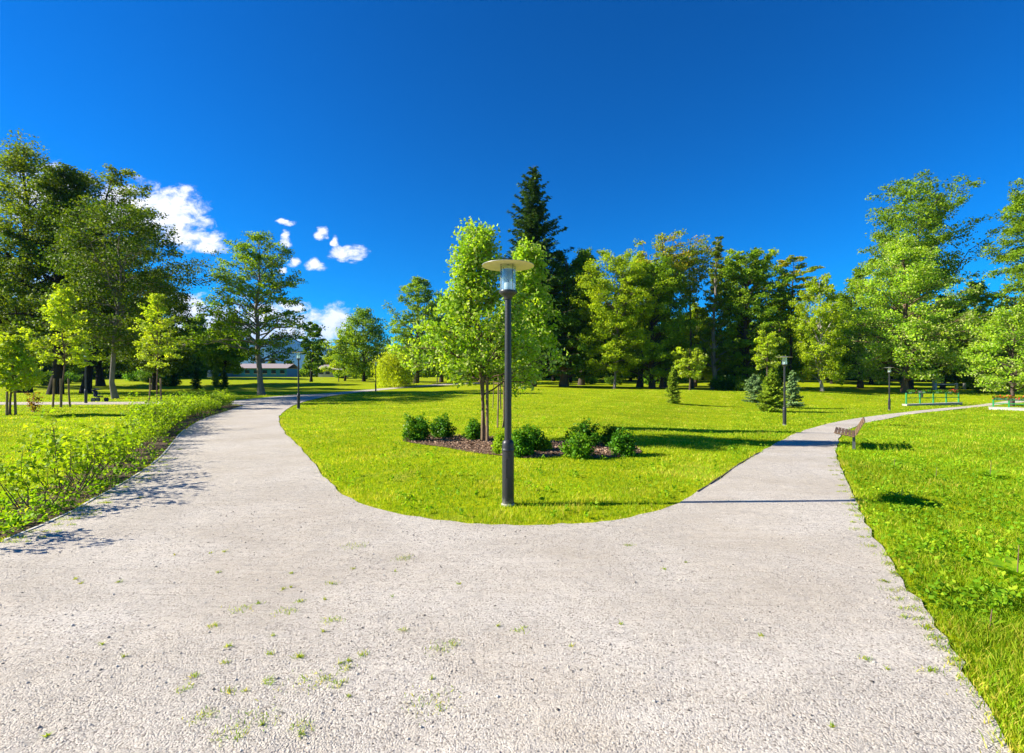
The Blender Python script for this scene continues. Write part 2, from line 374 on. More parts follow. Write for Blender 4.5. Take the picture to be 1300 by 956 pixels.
# planting strip of the hedge
lw = [(-5.75, 1.5)]+[p for p in left_w]
strip_out = [(x-1.15-.03*y, y+.25) for x, y in lw][::-1]
SP = np.array(densify([(x-.08, y) for x, y in lw]+strip_out, .4)); SP[:, 0] += gr.normal(size=len(SP))*.03
so = sheet('soil_strip', [tuple(p) for p in SP], M_soil, .014); tag(so, None, None, None, 'structure')
bed_px = [(511,560),(530,564),(563,568),(599,575),(638,579),(674,582),(715,580),(757,582),(800,579),(815,573),(795,566),(771,564),(735,561),(701,561),(660,559),(629,556),(585,554),(549,552),(520,554)]
bw = px_line(bed_px+[bed_px[0]])[:-1]; BP = np.array(bw)
bd = sheet('mulch_bed', bw, M_mulch, .018, .2); tag(bd, None, None, None, 'structure')

# bark chips
n = 9000; x0, y0 = BP.min(0); x1, y1 = BP.max(0); xx = rng.uniform(x0, x1, n); yy = rng.uniform(y0, y1, n); k = pip(xx, yy, BP); xx = xx[k]; yy = yy[k]
v, f = leaves_np(rng, np.column_stack([xx, yy, tz(xx, yy)+.035+rng.uniform(0, .02, len(xx))]), .065, up=1.4, aspect=2.2)
tag(link('bark_mulch', mesh_np('bark_mulch', v, f, rng.uniform(0, 1, len(f))), M_chips), 'brown bark chips spread over the shrub bed round the lamp', 'mulch', None, 'stuff')
# stones on the path
g0 = np.random.default_rng(17); n = 110000; dd = np.sqrt(rng.uniform(1.2**2, 10**2, n)*1.0)*rng.uniform(.55, 1, n)**.6; aa = rng.uniform(-1.05, 1.05, n); xx = dd*np.tan(aa*.85); yy = dd
dz_ = np.sin(xx*1.1+yy*.9+np.sin(yy*1.7))*np.sin(xx*.55-yy*1.4+np.cos(xx*1.3)); k = pip(xx, yy, GP) & (np.abs(xx) < yy*1.25+2) & (g0.uniform(-1.1, .8, n) < dz_); xx = xx[k]; yy = yy[k]; n = len(xx)
O = np.array([(1,0,0),(0,1,0),(-1,0,0),(0,-1,0),(0,0,.7),(0,0,-.5)]); OF = np.array([(0,1,4),(1,2,4),(2,3,4),(3,0,4),(1,0,5),(2,1,5),(3,2,5),(0,3,5)])
sz = np.minimum(rng.lognormal(-5.85, .5, n), .013); vv = O[None]*sz[:, None, None]*(1+rng.uniform(-.4, .4, (n, 6, 3)))
vv += np.stack([xx, yy, tz(xx, yy)+.02+sz*.25], 1)[:, None, :]
ff = (OF[None]+np.arange(n)[:, None, None]*6).reshape(-1, 3)
tag(link('gravel', mesh_np('gravel', vv.reshape(-1, 3), ff, np.repeat(rng.uniform(0, 1, n), 8)), M_stone), 'loose pale crushed stone lying on the wide path', 'gravel', None, 'stuff')

# grass
def blades(g, x, y, z, h, w, lean=.5):
    n = len(x); a = g.uniform(0, 2*np.pi, n); l = g.uniform(.1, 1, n)*lean; b = g.uniform(0, 2*np.pi, n)
    base = np.stack([x, y, z], 1); s = np.stack([np.cos(a), np.sin(a), np.zeros(n)], 1)*w[:, None]*.5
    up = np.stack([np.cos(b)*l, np.sin(b)*l, np.ones(n)], 1)*h[:, None]
    mid = base+up*.55; tip = base+up*[1.25, 1.25, .95]
    v = np.stack([base-s, base+s, mid+s*.8, mid-s*.8, tip+s*.12, tip-s*.12], 1).reshape(-1, 3)
    k = np.arange(n)[:, None]*6; f = np.concatenate([k+[0, 1, 2, 3], k+[3, 2, 4, 5]], 1).reshape(-1, 4); return v, f
g = np.random.default_rng(11)
def lawn_points(n, d0, d1):
    dd = d0*(d1/d0)**g.uniform(0, 1, n)           # density falls with the square of the distance
    u = g.uniform(-1.22, 1.22, n); x = dd*u; y = dd
    j = g.normal(size=(2, n))*.05; k = ~pip(x+j[0], y+j[1], GP) & ~pip(x+j[0], y+j[1], BP); return x[k], y[k]
x, y = lawn_points(560000, 2.0, 60)
instrip = pip(x, y, SP); k = ~instrip | (g.uniform(0, 1, len(x)) < .14); x = x[k]; y = y[k]; instrip = instrip[k]
pt = np.sin(x*1.7+np.sin(y*1.3)*1.5)*np.sin(y*1.9+np.cos(x*.9)); ns2 = np.sin(x*5.1+y*2.3)*np.cos(y*4.7-x*1.1)
h = (.036+.015*pt+.012*ns2)*g.uniform(.6, 1.5, len(x)); rt = (x > 2) & (x > .45*y) ; h[rt] *= 1.45; h[instrip] *= 1.1; h = np.clip(h, .02, .15)
w = np.maximum(.006, .0011*y)*g.uniform(.7, 1.3, len(x)); tn = np.clip(.40+.22*pt+.12*ns2+g.normal(size=len(x))*.24-.1*rt, 0, 1)
near_ = np.zeros(len(x), bool); sel = np.where(y < 22)[0]; r_ = g.uniform(.05, .24, len(sel))
for ax_, ay_ in ((1, 0), (-1, 0), (0, 1), (0, -1)): near_[sel] |= pip(x[sel]+ax_*r_, y[sel]+ay_*r_, GP)
near_ &= g.uniform(0, 1, len(x)) < .6; tn[near_] = np.clip(tn[near_]+.38, 0, 1); h[near_] *= .7
v, f = blades(g, x, y, tz(x, y)+.002, h, w, .75)
gro = link('grass', mesh_np('grass', v, f, np.repeat(tn, 2)), M_grass)
tag(gro, 'short bright green grass covering the lawns of the park', 'grass', None, 'stuff')
# tufts of grass in the gravel
cs = []
for _ in range(70):
    px = g.normal(350, 120) if _ < 50 else g.uniform(60, 1150); py = g.uniform(700, 940) if _ < 50 else g.uniform(660, 940)
    if py < 478+60: continue
    p = P(px, py)
    if pip(np.array([p.x]), np.array([p.y]), GP)[0]: cs.append((p.x, p.y, g.exponential(.014)+.004))
for t in np.linspace(0, 1, 60):   # along the right-hand edge and the left kerb
    q = right[int((len(right)-1)*(.55+.45*t))]; cs.append((q[0]-g.uniform(0, .22), q[1], g.uniform(.01, .05)))
    q = left_w[int((len(left_w)-1)*t*.6)]; cs.append((q[0]+abs(g.normal())*.25, q[1], g.uniform(.01, .06)))
xx, yy = [], []
for cx, cy, r in cs:
    k = int(12+900*r); xx.append(cx+g.normal(size=k)*r); yy.append(cy+g.normal(size=k)*r*.8)
xx = np.concatenate(xx); yy = np.concatenate(yy)
v, f = blades(g, xx, yy, tz(xx, yy)+.02, g.uniform(.008, .028, len(xx)), g.uniform(.003, .006, len(xx)), 1.3)
tag(link('grass_tufts', mesh_np('grass_tufts', v, f, np.repeat(np.clip(g.normal(.5, .3, len(xx)), 0, 1), 2)), M_grass), 'small yellowish grass tufts growing through the gravel', 'grass', None, 'stuff')

# low broad-leaved weeds on the lawns and in the strip
def weeds(name, label, n, region, size, sd, mat='weed'):
    g = np.random.default_rng(sd); cs = []
    while len(cs) < n:
        p = P(g.uniform(region[0], region[1]), region[2]+(region[3]-region[2])*g.uniform(0, 1)**1.8)
        a, b = np.array([p.x]), np.array([p.y])
        if region[4] == 'strip' and not pip(a, b, SP)[0]: continue
        if pip(a, b, GP)[0] or pip(a, b, BP)[0]: continue
        cs.append((p.x, p.y, p.z))
    c = []; 
    for q in cs:
        k = int(g.uniform(5, 16)); r = g.uniform(.03, .13); th = g.uniform(0, 6.28, k)
        c.append(np.stack([q[0]+np.cos(th)*r*g.uniform(.3, 1, k), q[1]+np.sin(th)*r, q[2]+g.uniform(.03, .11, k)], 1))
    c = np.vstack(c); v, f = leaves_np(g, c, size, up=.9, aspect=1.7)
    tag(link(name, mesh_np(name, v, f, np.clip(g.normal(.5, .25, len(f)), 0, 1)), LEAF[mat]), label, 'weeds', None, 'stuff')
weeds('weeds', 'leafy clover and plantain scattered through the lawn beside the slatted bench', 620, (1050, 1300, 528, 780, 'lawn'), .05, 5)
weeds('weeds', 'low green weeds filling the soil strip below the hedge', 420, (-60, 300, 520, 760, 'strip'), .06, 6)
weeds('weeds', 'sparse leafy weeds dotted over the middle lawn', 300, (380, 1010, 500, 660, 'lawn'), .06, 8)

# edging strips along the gravel
def edging(name, label, pts, w, h, mat, seg=1.0, gap=.03, skip=.0):
    mb = MB(); acc = 0; start = pts[0]; last = pts[0]
    for q in pts[1:]:
        if math.dist(start, q) > seg:
            a = Vector((*start, float(tz(*start))+h*.5)); b = Vector((*q, float(tz(*q))+h*.5)); d = (b-a).normalized()*gap
            a.z += random.uniform(-.012, .006); b.z += random.uniform(-.012, .006); start = q
            if random.random() < skip: continue
            mb.bar(a+d, b, w, h)
    o = mb.build(name, mat); tag(o, label, None, None, 'structure'); return o
kl = densify([(-5.72, 2.5)]+left_w[:26], .2)
edging('kerb', 'pale weathered edging boards', kl, .035, .034, M_edge, .6, .05, .22)
ke = [q for q in pen if 3.0 < q[0] < 6.6 and q[1] < 12.5]; edging('kerb', 'dark edging strip', densify(ke, .2), .018, .036, M_edged, .5, .01)

# ------------------------------------------------------------------ trees
def prof(vals, t): return np.interp(t, np.linspace(0, 1, len(vals)), vals)
ROUND = [.45,.85,1,.95,.75,.42,.1]; OVAL = [.5,.8,.95,1,.9,.7,.4,.08]; CONE = [.8,1,.92,.78,.62,.42,.2,.04]; TALL = [.6,.8,.7,.8,.7,.5,.3,.1]
COL = [.5,.9,1,.95,.9,.8,.55,.15]; TOPH = [.15,.25,.5,.85,1,.9,.5]; DOME = [.95,1,.95,.85,.65,.4,.1]
def grow(seed, H, Rr, profile, cb=.2, n1=46, n2=8, cl=20, cr=.5, leaf=.24, r0=None, elev=(0, 50), up=.5, lean=(0, 0), flat=.6, hang=0., bare=0, ncl=3, aspect=1.45, lobes=.25, trunk_top=.95, vdrop=0.):
    g = np.random.default_rng(seed); T = Tubes(); r0 = r0 or H*.02
    tt = np.linspace(0, 1, 12); wob = np.cumsum(g.normal(size=(12, 2))*H*.006, axis=0); wob -= wob[0]
    tp = np.stack([wob[:, 0]+lean[0]*H*tt**.8, wob[:, 1]+lean[1]*H*tt, tt*H*trunk_top-.15*(tt == 0)], 1)
    tr = r0*(1-tt*.93)**.85; flare = np.r_[1.5, 1.0+0*tt[1:]]; T.add(tp, tr*flare, 10)
    pos = lambda h: np.array([np.interp(h, tp[:, 2], tp[:, k]) for k in (0, 1, 2)]); rad = lambda h: np.interp(h, tp[:, 2], tr)
    cent = []; cbz = cb*H; ph = g.uniform(0, 6.28, 3)
    for i in range(n1):
        t = ((i+.5)/n1)**.9; az = i*2.39996+g.normal()*.35
        lob = 1+lobes*(np.sin(az*2+ph[0])*.5+np.sin(az*3+t*7+ph[1])*.5); L = max(.25, Rr*prof(profile, t)*lob*g.uniform(.68, 1.1))
        ze = cbz+t*(H-cbz)*g.uniform(.96, 1.02); e = R(elev[0]+(elev[1]-elev[0])*t+g.normal()*8)
        zs = np.clip(ze-L*math.tan(e), cbz*.75, H*trunk_top*.97); s = pos(zs); 
        en = pos(min(ze, H*trunk_top)); en = np.array([en[0]+L*math.cos(az), en[1]+L*math.sin(az), ze])
        q = np.linspace(0, 1, 6)[:, None]; bow = np.array([0, 0, (.12 if hang == 0 else .35)*L])
        lp = s+(en-s)*q+bow*np.sin(q*np.pi)+g.normal(size=(6, 3))*L*.035*np.sin(q*np.pi); lr = rad(zs)*.42*(1-q[:, 0]*.9)+.008
        T.add(lp, lr, 5)
        m = max(2, int(n2*(.4+.6*L/Rr)+.5))
        for j in range(m):
            u = .22+.78*(j+.6)/m; b = np.array([np.interp(u, q[:, 0], lp[:, k]) for k in range(3)])
            az2 = az+(1 if j % 2 else -1)*g.uniform(.4, 1.3); l2 = (L*.32+cr*.7)*g.uniform(.6, 1.15)*(1.15-.45*u)
            d = np.array([math.cos(az2), math.sin(az2), g.uniform(-.15, .55)-vdrop]); e2 = b+d*l2
            T.add(np.stack([b, b+(e2-b)*.5+[0, 0, l2*.05], e2]), [lr[2]*.5, lr[3]*.4+.004, .006], 4)
            if j/m > 1-bare: continue
            for k in range(ncl): cent.append(b+(e2-b)*(.35+.65*(k+1)/ncl)+g.normal(size=3)*cr*.25)
        cent.append(en)
    cent = np.array(cent); nc = len(cent); ct = g.uniform(0, 1, nc)
    m = np.maximum(3, (cl*g.uniform(.5, 1.4, nc)).astype(int)); idx = np.repeat(np.arange(nc), m)
    off = g.normal(size=(len(idx), 3)); off /= np.linalg.norm(off, axis=1)[:, None]; off *= (g.uniform(0, 1, len(idx))**.45)[:, None]*(cr*g.uniform(.7, 1.3, nc))[idx][:, None]
    off[:, 2] *= flat
    if hang: off[:, 2] -= g.uniform(0, 1, len(idx))*hang*cr*3
    c = cent[idx]+off; axis_ = c-np.array([lean[0]*H*.6, lean[1]*H*.6, (cbz+H)*.5]); o_ = axis_/(np.linalg.norm(axis_, axis=1)[:, None]+1e-6)
    c[:, 2] = np.maximum(c[:, 2], .12)
    v, f = leaves_np(g, c, leaf, up, o_, .5, aspect, hang)
    tint = np.clip(ct[idx]*.55+g.uniform(0, .45, len(idx)), 0, 1)
    return T.mesh('trunk'), mesh_np('crown', v, f, tint)
def grow_spruce(seed, H, Rr, cb=.05, dz=.42, nb=8, leaf=.45, r0=None, droop=.28, pw=.85, irr=.3, dens=1.0):
    g = np.random.default_rng(seed); T = Tubes(); r0 = r0 or H*.014
    tt = np.linspace(0, 1, 8); T.add(np.stack([tt*0, tt*0, tt*H-.1*(tt == 0)], 1), r0*(1-tt*.97)+.004, 8); C_, Dn = [], []
    z = cb*H
    while z < H*.985:
        t = (z/H-cb)/(1-cb); Ls = Rr*((1-t)**pw*min(1, .65+t*3))*g.uniform(1-irr*.6, 1+irr*.4)
        for k in range(nb if t < .8 else 5):
            az = g.uniform(0, 6.28); L = max(.08, Ls*g.uniform(1-irr, 1.1)); q = np.linspace(0, 1, 5)
            dr = droop*(1-t*1.1); zz = z+L*(.25*q*(.3+t)-dr*q**1.3+.18*q**3)
            lp = np.stack([q*L*math.cos(az), q*L*math.sin(az), zz], 1); T.add(lp, (r0*.22*(1-t)+.008)*(1-q*.8), 4)
            m = max(3, int(L/leaf*4.2*dens)); u = (np.arange(m)+g.uniform(0, 1, m))/m*.97+.05
            c = np.stack([np.interp(u, q, lp[:, a]) for a in range(3)], 1); w = (1-u*.75)*L*.26
            for sd in (-1, 0, 1):
                side = sd*w*g.uniform(.3, 1, m); cc = c+np.stack([-math.sin(az)*side, math.cos(az)*side, -np.abs(side)*.35-g.uniform(0, .35, m)*leaf], 1)
                C_.append(cc); Dn.append(np.stack([math.cos(az)*np.ones(m)-math.sin(az)*sd*.9, math.sin(az)*np.ones(m)+math.cos(az)*sd*.9, -.25*np.ones(m)], 1))
        z += dz*g.uniform(.7, 1.3)*(1-.45*t)
    c = np.vstack(C_); d = np.vstack(Dn)+g.normal(size=(len(c), 3))*.35; d /= np.linalg.norm(d, axis=1)[:, None]
    nor = g.normal(size=c.shape)*.45+[0, 0, 1]; nor -= d*np.sum(nor*d, axis=1)[:, None]; nor /= np.linalg.norm(nor, axis=1)[:, None]
    s = np.cross(nor, d); L = (leaf*g.uniform(.6, 1.2, len(c)))[:, None]; W = L*.36
    v = np.stack([c-d*L*.5, c-s*W*.5-nor*W*.3, c+d*L*.55-nor*L*.15, c+s*W*.5-nor*W*.3], 1).reshape(-1, 3)
    return T.mesh('trunk'), mesh_np('crown', v, np.arange(len(v)).reshape(-1, 4), g.uniform(0, 1, len(c)))
def bush(seed, H, Rr, nst=9, cl=26, leaf=.07, cr=.12, stem=.012, dome=True, low=.1, up=.5, spread=1.0, ncl=6, aspect=1.5):
    g = np.random.default_rng(seed); T = Tubes(); cent = []
    for i in range(nst):
        az = i*2.39996+g.normal()*.3; rr = Rr*math.sqrt((i+.5)/nst)*spread; hh = H*(math.sqrt(max(.08, 1-(rr/Rr)**2*.75)) if dome else g.uniform(.65, 1))*g.uniform(.8, 1.12)
        q = np.linspace(0, 1, 6)[:, None]; e = np.array([rr*math.cos(az), rr*math.sin(az), hh-cr*.5]); b = np.array([rr*.25*math.cos(az), rr*.25*math.sin(az), -.05])
        lp = b+(e-b)*q+np.array([math.cos(az), math.sin(az), 0])*np.sin(q*np.pi)*rr*.25+g.normal(size=(6, 3))*.015*H; T.add(lp, stem*(1.1-q[:, 0]*.8), 5)
        for k in range(ncl):
            u = low+(1-low)*(k+g.uniform(.2, 1))/ncl; c = np.array([np.interp(u, q[:, 0], lp[:, a]) for a in range(3)])
            a2 = g.uniform(0, 6.28); o = np.array([math.cos(a2), math.sin(a2), g.uniform(0, .5)])*cr*g.uniform(.3, 1.2); T.add(np.stack([c, c+o]), [stem*.45, stem*.25], 3); cent.append(c+o)
    cent = np.array(cent); nc = len(cent); m = np.maximum(2, (cl*g.uniform(.5, 1.4, nc)).astype(int)); idx = np.repeat(np.arange(nc), m); ct = g.uniform(0, 1, nc)
    off = g.normal(size=(len(idx), 3)); off /= np.linalg.norm(off, axis=1)[:, None]; off *= (g.uniform(0, 1, len(idx))**.4*cr)[:, None]
    c = cent[idx]+off; c[:, 2] = np.maximum(c[:, 2], .03); o_ = c-[0, 0, H*.35]; o_ /= np.linalg.norm(o_, axis=1)[:, None]
    v, f = leaves_np(g, c, leaf, up, o_, .6, aspect)
    return T.mesh('stem'), mesh_np('foliage', v, f, np.clip(ct[idx]*.5+g.uniform(0, .5, len(idx)), 0, 1))
def put(name, label, cat, loc, meshes, bark, leafm, group=None, rz=0, s=1, parts=('trunk', 'crown')):
    r = empty(name, loc, rz, s); tag(r, label, cat, group)
    link(parts[0], meshes[0], BARK.get(bark) if isinstance(bark, str) else bark, r); link(parts[1], meshes[1], LEAF[leafm], r); return r
def tree(label, px, d, top, wpx, profile, leafm, bark='dark', seed=1, name='broadleaf_tree', cat='tree', group=None, **k):
    loc = D(px, d); H = EYE+(HZ-top)/F*d-loc.z; Rr = wpx/2/F*d
    k.setdefault('cr', max(.35, Rr*.13)); k.setdefault('leaf', max(.13, d*.0042))
    return put(name, label, cat, loc, grow(seed, H, Rr, profile, **k), bark, leafm, group)
def spruce(label, px, d, top, wpx, leafm='spruce', seed=1, bark='brown', group=None, **k):
    loc = D(px, d); H = EYE+(HZ-top)/F*d-loc.z
    return put('spruce_tree', label, 'spruce', loc, grow_spruce(seed, H, wpx/2/F*d, **k), bark, leafm, group)

# -- the big group over the side path
GL = 'tall old trees over the side path'
tree('tall dark tree at the edge of view with broad ivy-covered trunk', 30, 55, 188, 190, OVAL, 'olive', 'black', 11, group=GL, cb=.12, n1=76, n2=9, cl=28, elev=(-5, 55), r0=.55, lobes=.4, leaf=.25)
tree('tall dark tree with thick black trunk behind the first staked sapling', 70, 50, 205, 130, TALL, 'deep', 'black', 12, group=GL, cb=.2, n1=66, n2=9, cl=27, elev=(0, 60), lobes=.45, r0=.5, lean=(.02, 0), leaf=.24)
tree('tall tree with slender leaning trunk and open flat-topped crown', 108, 54, 212, 130, [.3,.5,.55,.7,.9,1,.75,.2], 'olive', 'black', 13, group=GL, cb=.22, n1=58, n2=9, cl=22, elev=(10, 50), lobes=.5, r0=.4, lean=(.06, 0), leaf=.25)
tree('grey-trunked tree beside the pushchair with wide dark spreading crown', 147, 41, 262, 165, [.5,.75,.8,.85,.95,.8,.35], 'deep', 'grey', 14, group=GL, cb=.24, n1=68, n2=9, cl=22, elev=(0, 40), lobes=.5, r0=.2, lean=(.02, 0), leaf=.19)
tree('dark round tree behind the staked sapling close to the hedge', 196, 66, 345, 105, ROUND, 'deep', 'black', 15, group=GL, cb=.12, n1=44, n2=8, cl=22, lobes=.3)
tree('dense dark tree filling the space behind the grey-trunked tree', 128, 76, 300, 110, OVAL, 'deep', 'black', 17, group=GL, cb=.08, n1=60, n2=9, cl=26)
tree('lower dense dark tree between the two thick black trunks', 5, 72, 330, 110, ROUND, 'mid', 'black', 16, group=GL, cb=.1, n1=40, n2=8, cl=20)
# -- lone tree
tree('lone leaning tree with layered open crown where the paths meet', 332, 48, 297, 140, [.55,.95,1,.8,.72,.68,.6,.5,.16], 'mid', 'grey', 21, cb=.2, n1=62, n2=9, cl=17, elev=(0, 45), lobes=.4, r0=.28, lean=(-.02, 0), flat=.45, leaf=.2, cr=.55)
# -- trees round the open field
GF = 'trees round the open field'
tree('small irregular dark tree standing just beyond the lone tree', 395, 92, 407, 40, [.5,.8,.6,.9,.7,.5,.2], 'dark', 'black', 31, group=GF, cb=.15, n1=26, n2=6, cl=16, lobes=.5)
tree('round bushy tree beyond the field beside the pale shed', 462, 98, 393, 88, ROUND, 'mid', 'black', 32, group=GF, cb=.08, n1=48, n2=8, cl=18, leaf=.34, lobes=.4)
tree('broad low tree beside the willow at the field edge', 438, 108, 425, 55, DOME, 'yellow', 'dark', 33, group=GF, cb=.05, n1=30, n2=7, cl=16, leaf=.36)
tree('tall dark tree rising behind the willow', 528, 84, 350, 78, OVAL, 'mid', 'dark', 34, group=GF, cb=.06, n1=52, n2=8, cl=18, leaf=.3)
tree('dense dark tree between the willow and the staked maple', 560, 92, 372, 80, ROUND, 'dark', 'dark', 35, group=GF, cb=.06, n1=44, n2=8, cl=18, leaf=.32)
tree('spreading low tree with dark crown beneath the lone tree', 285, 80, 408, 70, [.6,.9,1,.9,.6,.2], 'mid', 'black', 36, group=GF, cb=.2, n1=36, n2=8, cl=18, lobes=.4)
wl = tree('pale yellow weeping willow beside the far path', 500, 74, 444, 48, DOME, 'willow', 'brown', 37, name='willow_tree', cat='willow', cb=.35, n1=30, n2=7, cl=26, cr=.7, hang=1.2, leaf=.3, elev=(30, 60), aspect=3.2, up=0, flat=1)
for i, (px, d, top, w) in enumerate(((221,78,467,15),(249,70,466,16),(274,76,462,14),(285,72,468,13))):
    spruce(('squat dark little spruce behind the staked sapling by the hedge','small dark cone-shaped spruce where the field opens','small olive spruce in front of the blue building','stubby dark spruce under the low spreading tree')[i],
           px, d, top, w, 'spruce' if i != 2 else 'yspruce', 40+i, group='little spruces in the far lawn', dz=.22, nb=9, leaf=.35, pw=.7)
# -- centre and right woodland
GW = 'trees along the woodland edge'
spruce('very tall dark spruce towering above the central lamp', 677, 68, 210, 132, 'spruce', 51, cb=.1, dz=.5, nb=10, leaf=.62, droop=.42, irr=.55, r0=.5, pw=.62)
tree('dense dark chestnut with thick trunks beside the tall spruce', 716, 70, 322, 100, [.8,1,1,.95,.85,.65,.3], 'dark', 'brown', 52, group=GW, cb=.07, n1=64, n2=9, cl=24, r0=.55, leaf=.34)
tree('light green tree topping the dark chestnut from behind', 738, 80, 316, 70, OVAL, 'mid', 'dark', 53, group=GW, cb=.3, n1=46, n2=8, cl=18)
tree('yellow-green maple with thin pale trunk in front of the wood', 780, 64, 319, 92, [.5,.7,.75,.8,1,1,.85,.35], 'yellow', 'grey', 54, group=GW, cb=.1, n1=70, n2=9, cl=20, r0=.15, leaf=.25, trunk_top=.9)
tree('deep green broad tree between the yellow maple and locusts', 828, 66, 330, 96, [.9,1,.95,.9,.8,.6,.3], 'mid', 'dark', 55, group=GW, cb=.06, n1=66, n2=9, cl=22, leaf=.28, lobes=.35)
tree('pale silvery-green tree showing above the deep green tree', 812, 74, 322, 70, OVAL, 'silver', 'dark', 56, group=GW, cb=.4, n1=40, n2=8, cl=16)
tree('tall feathery locust with orange-tinged crown', 842, 72, 298, 62, TOPH, 'locust', 'brown', 57, group=GW, cb=.45, n1=34, n2=7, cl=16, cr=.8, elev=(25, 60), flat=.4, lobes=.5)
tree('slender locust with open feathery top on twin thin stems', 879, 72, 297, 58, TOPH, 'locust', 'brown', 58, group=GW, cb=.55, n1=26, n2=6, cl=15, cr=.85, elev=(35, 65), flat=.4, lobes=.5, r0=.22)
tree('low pale tree filling the gap below the slender locust', 882, 78, 385, 60, OVAL, 'yellow', 'dark', 59, group=GW, cb=.08, n1=44, n2=8, cl=18)
tree('half-dead tall tree with bare silvery top branches', 906, 66, 292, 48, [.9,1,.9,.7,.5,.35,.25,.2], 'olive', 'grey', 60, group=GW, cb=.12, n1=46, n2=5, cl=14, elev=(20, 72), bare=.45, r0=.3)
tree('broad tree with pale yellow crest beside the half-dead tree', 948, 68, 318, 84, [.9,1,.95,1,.95,.8,.35], 'mid', 'dark', 61, group=GW, cb=.07, n1=64, n2=9, cl=22, leaf=.3)
tree('pale yellow crest tree standing behind the broad tree', 944, 76, 316, 66, TOPH, 'yellow', 'dark', 62, group=GW, cb=.4, n1=36, n2=8, cl=18)
tree('larch-like tree with flat feathery layered top and bare stem', 1004, 70, 324, 66, [.15,.2,.3,.5,.9,.8,.7,.3], 'locust', 'dark', 63, group=GW, cb=.35, n1=30, n2=7, cl=18, elev=(5, 15), flat=.22, r0=.26, lobes=.4)
tree('drooping light green birch with white trunk in the hollow', 1044, 62, 347, 66, [.8,.9,.8,.8,1,.9,.6,.2], 'yellow', 'birch', 64, name='birch_tree', cat='birch', cb=.08, n1=54, n2=8, cl=18, hang=.5, elev=(30, 60), r0=.18, leaf=.24)
tree('dark tree between the broad tree and the birch', 990, 82, 372, 80, ROUND, 'mid', 'dark', 65, group=GW, cb=.07, n1=50, n2=8, cl=20)
tree('dark rounded tree behind the birch and the pale maple', 1092, 80, 340, 84, OVAL, 'mid', 'dark', 66, group=GW, cb=.08, n1=54, n2=8, cl=20)
tree('towering poplar with ragged leaning top above the pale maple', 1156, 76, 224, 108, [.3,.35,.4,.5,.55,.7,1,1,.8,.75,.5], 'mid', 'dark', 67, group=GW, cb=.25, n1=84, n2=9, cl=20, cr=.85, elev=(15, 55), lobes=.75, lean=(.03, 0), r0=.28)
tree('bright silvery maple pyramid standing on the lawn behind the railings', 1148, 62, 300, 122, [.62,.95,1,.95,.85,.68,.45,.12], 'silver', 'brown', 68, name='maple_tree', cat='maple', cb=.07, n1=86, n2=9, cl=20, r0=.34, leaf=.26, elev=(0, 50), lean=(-.005, 0))
tree('dark tree tucked behind the silvery maple pyramid', 1196, 76, 376, 76, OVAL, 'mid', 'dark', 69, group=GW, cb=.06, n1=50, n2=8, cl=22)
tree('dark pointed tree between the silvery maple and the tall layered tree', 1232, 74, 358, 66, [.8,1,.9,.8,.7,.5,.3,.1], 'mid', 'dark', 70, group=GW, cb=.06, n1=52, n2=8, cl=18)
tree('tall layered airy tree cut by the edge of view', 1312, 58, 232, 112, [.8,1,.8,1,.7,.85,.7,.5,.25], 'mid', 'dark', 71, group=GW, cb=.18, n1=74, n2=9, cl=24, elev=(-5, 35), flat=.5, lobes=.45, r0=.3)
tree('pale creamy young maple by the end of the railings', 1284, 47, 388, 96, [.6,1,1,.9,.75,.5,.2], 'silver', 'dark', 72, group=GW, cb=.12, n1=50, n2=8, cl=18, leaf=.19, r0=.16)
tree('small yellow maple in front of the half-dead tree', 876, 60, 440, 42, [.5,.9,1,.9,.6], 'lime', 'dark', 73, group=GW, cb=.25, n1=22, n2=6, cl=14, r0=.12)
tree('slender yellow young tree behind the bluish spruce', 974, 58, 418, 34, [.6,.9,.8,.7,.4], 'lime', 'dark', 74, group=GW, cb=.3, n1=18, n2=6, cl=12, r0=.1)
for s_, (px, py, h_, r_) in enumerate(((716,489,4,.5),(730,491,3.6,.62))):
    pass
spruce('small yellowish spruce on the open middle lawn', 854, float(P(854, 512).y), 464, 24, 'yspruce', 81, cb=.03, dz=.13, nb=9, leaf=.17, pw=.8, irr=.2)
spruce('bushy yellow-green young spruce touching the lamp by the curving path', 980, float(P(980, 523).y), 466, 40, 'yspruce', 82, cb=.02, dz=.12, nb=11, leaf=.2, pw=.65, irr=.25)
spruce('bluish spruce at the wood edge beside the yellow-green spruce', 958, 46, 474, 38, 'bspruce', 83, cb=.02, dz=.2, nb=10, leaf=.28, pw=.6)
spruce('blue-grey spruce peeping out behind the lamp by the curving path', 1007, 42, 470, 28, 'bspruce', 84, cb=.02, dz=.2, nb=10, leaf=.26, pw=.6)
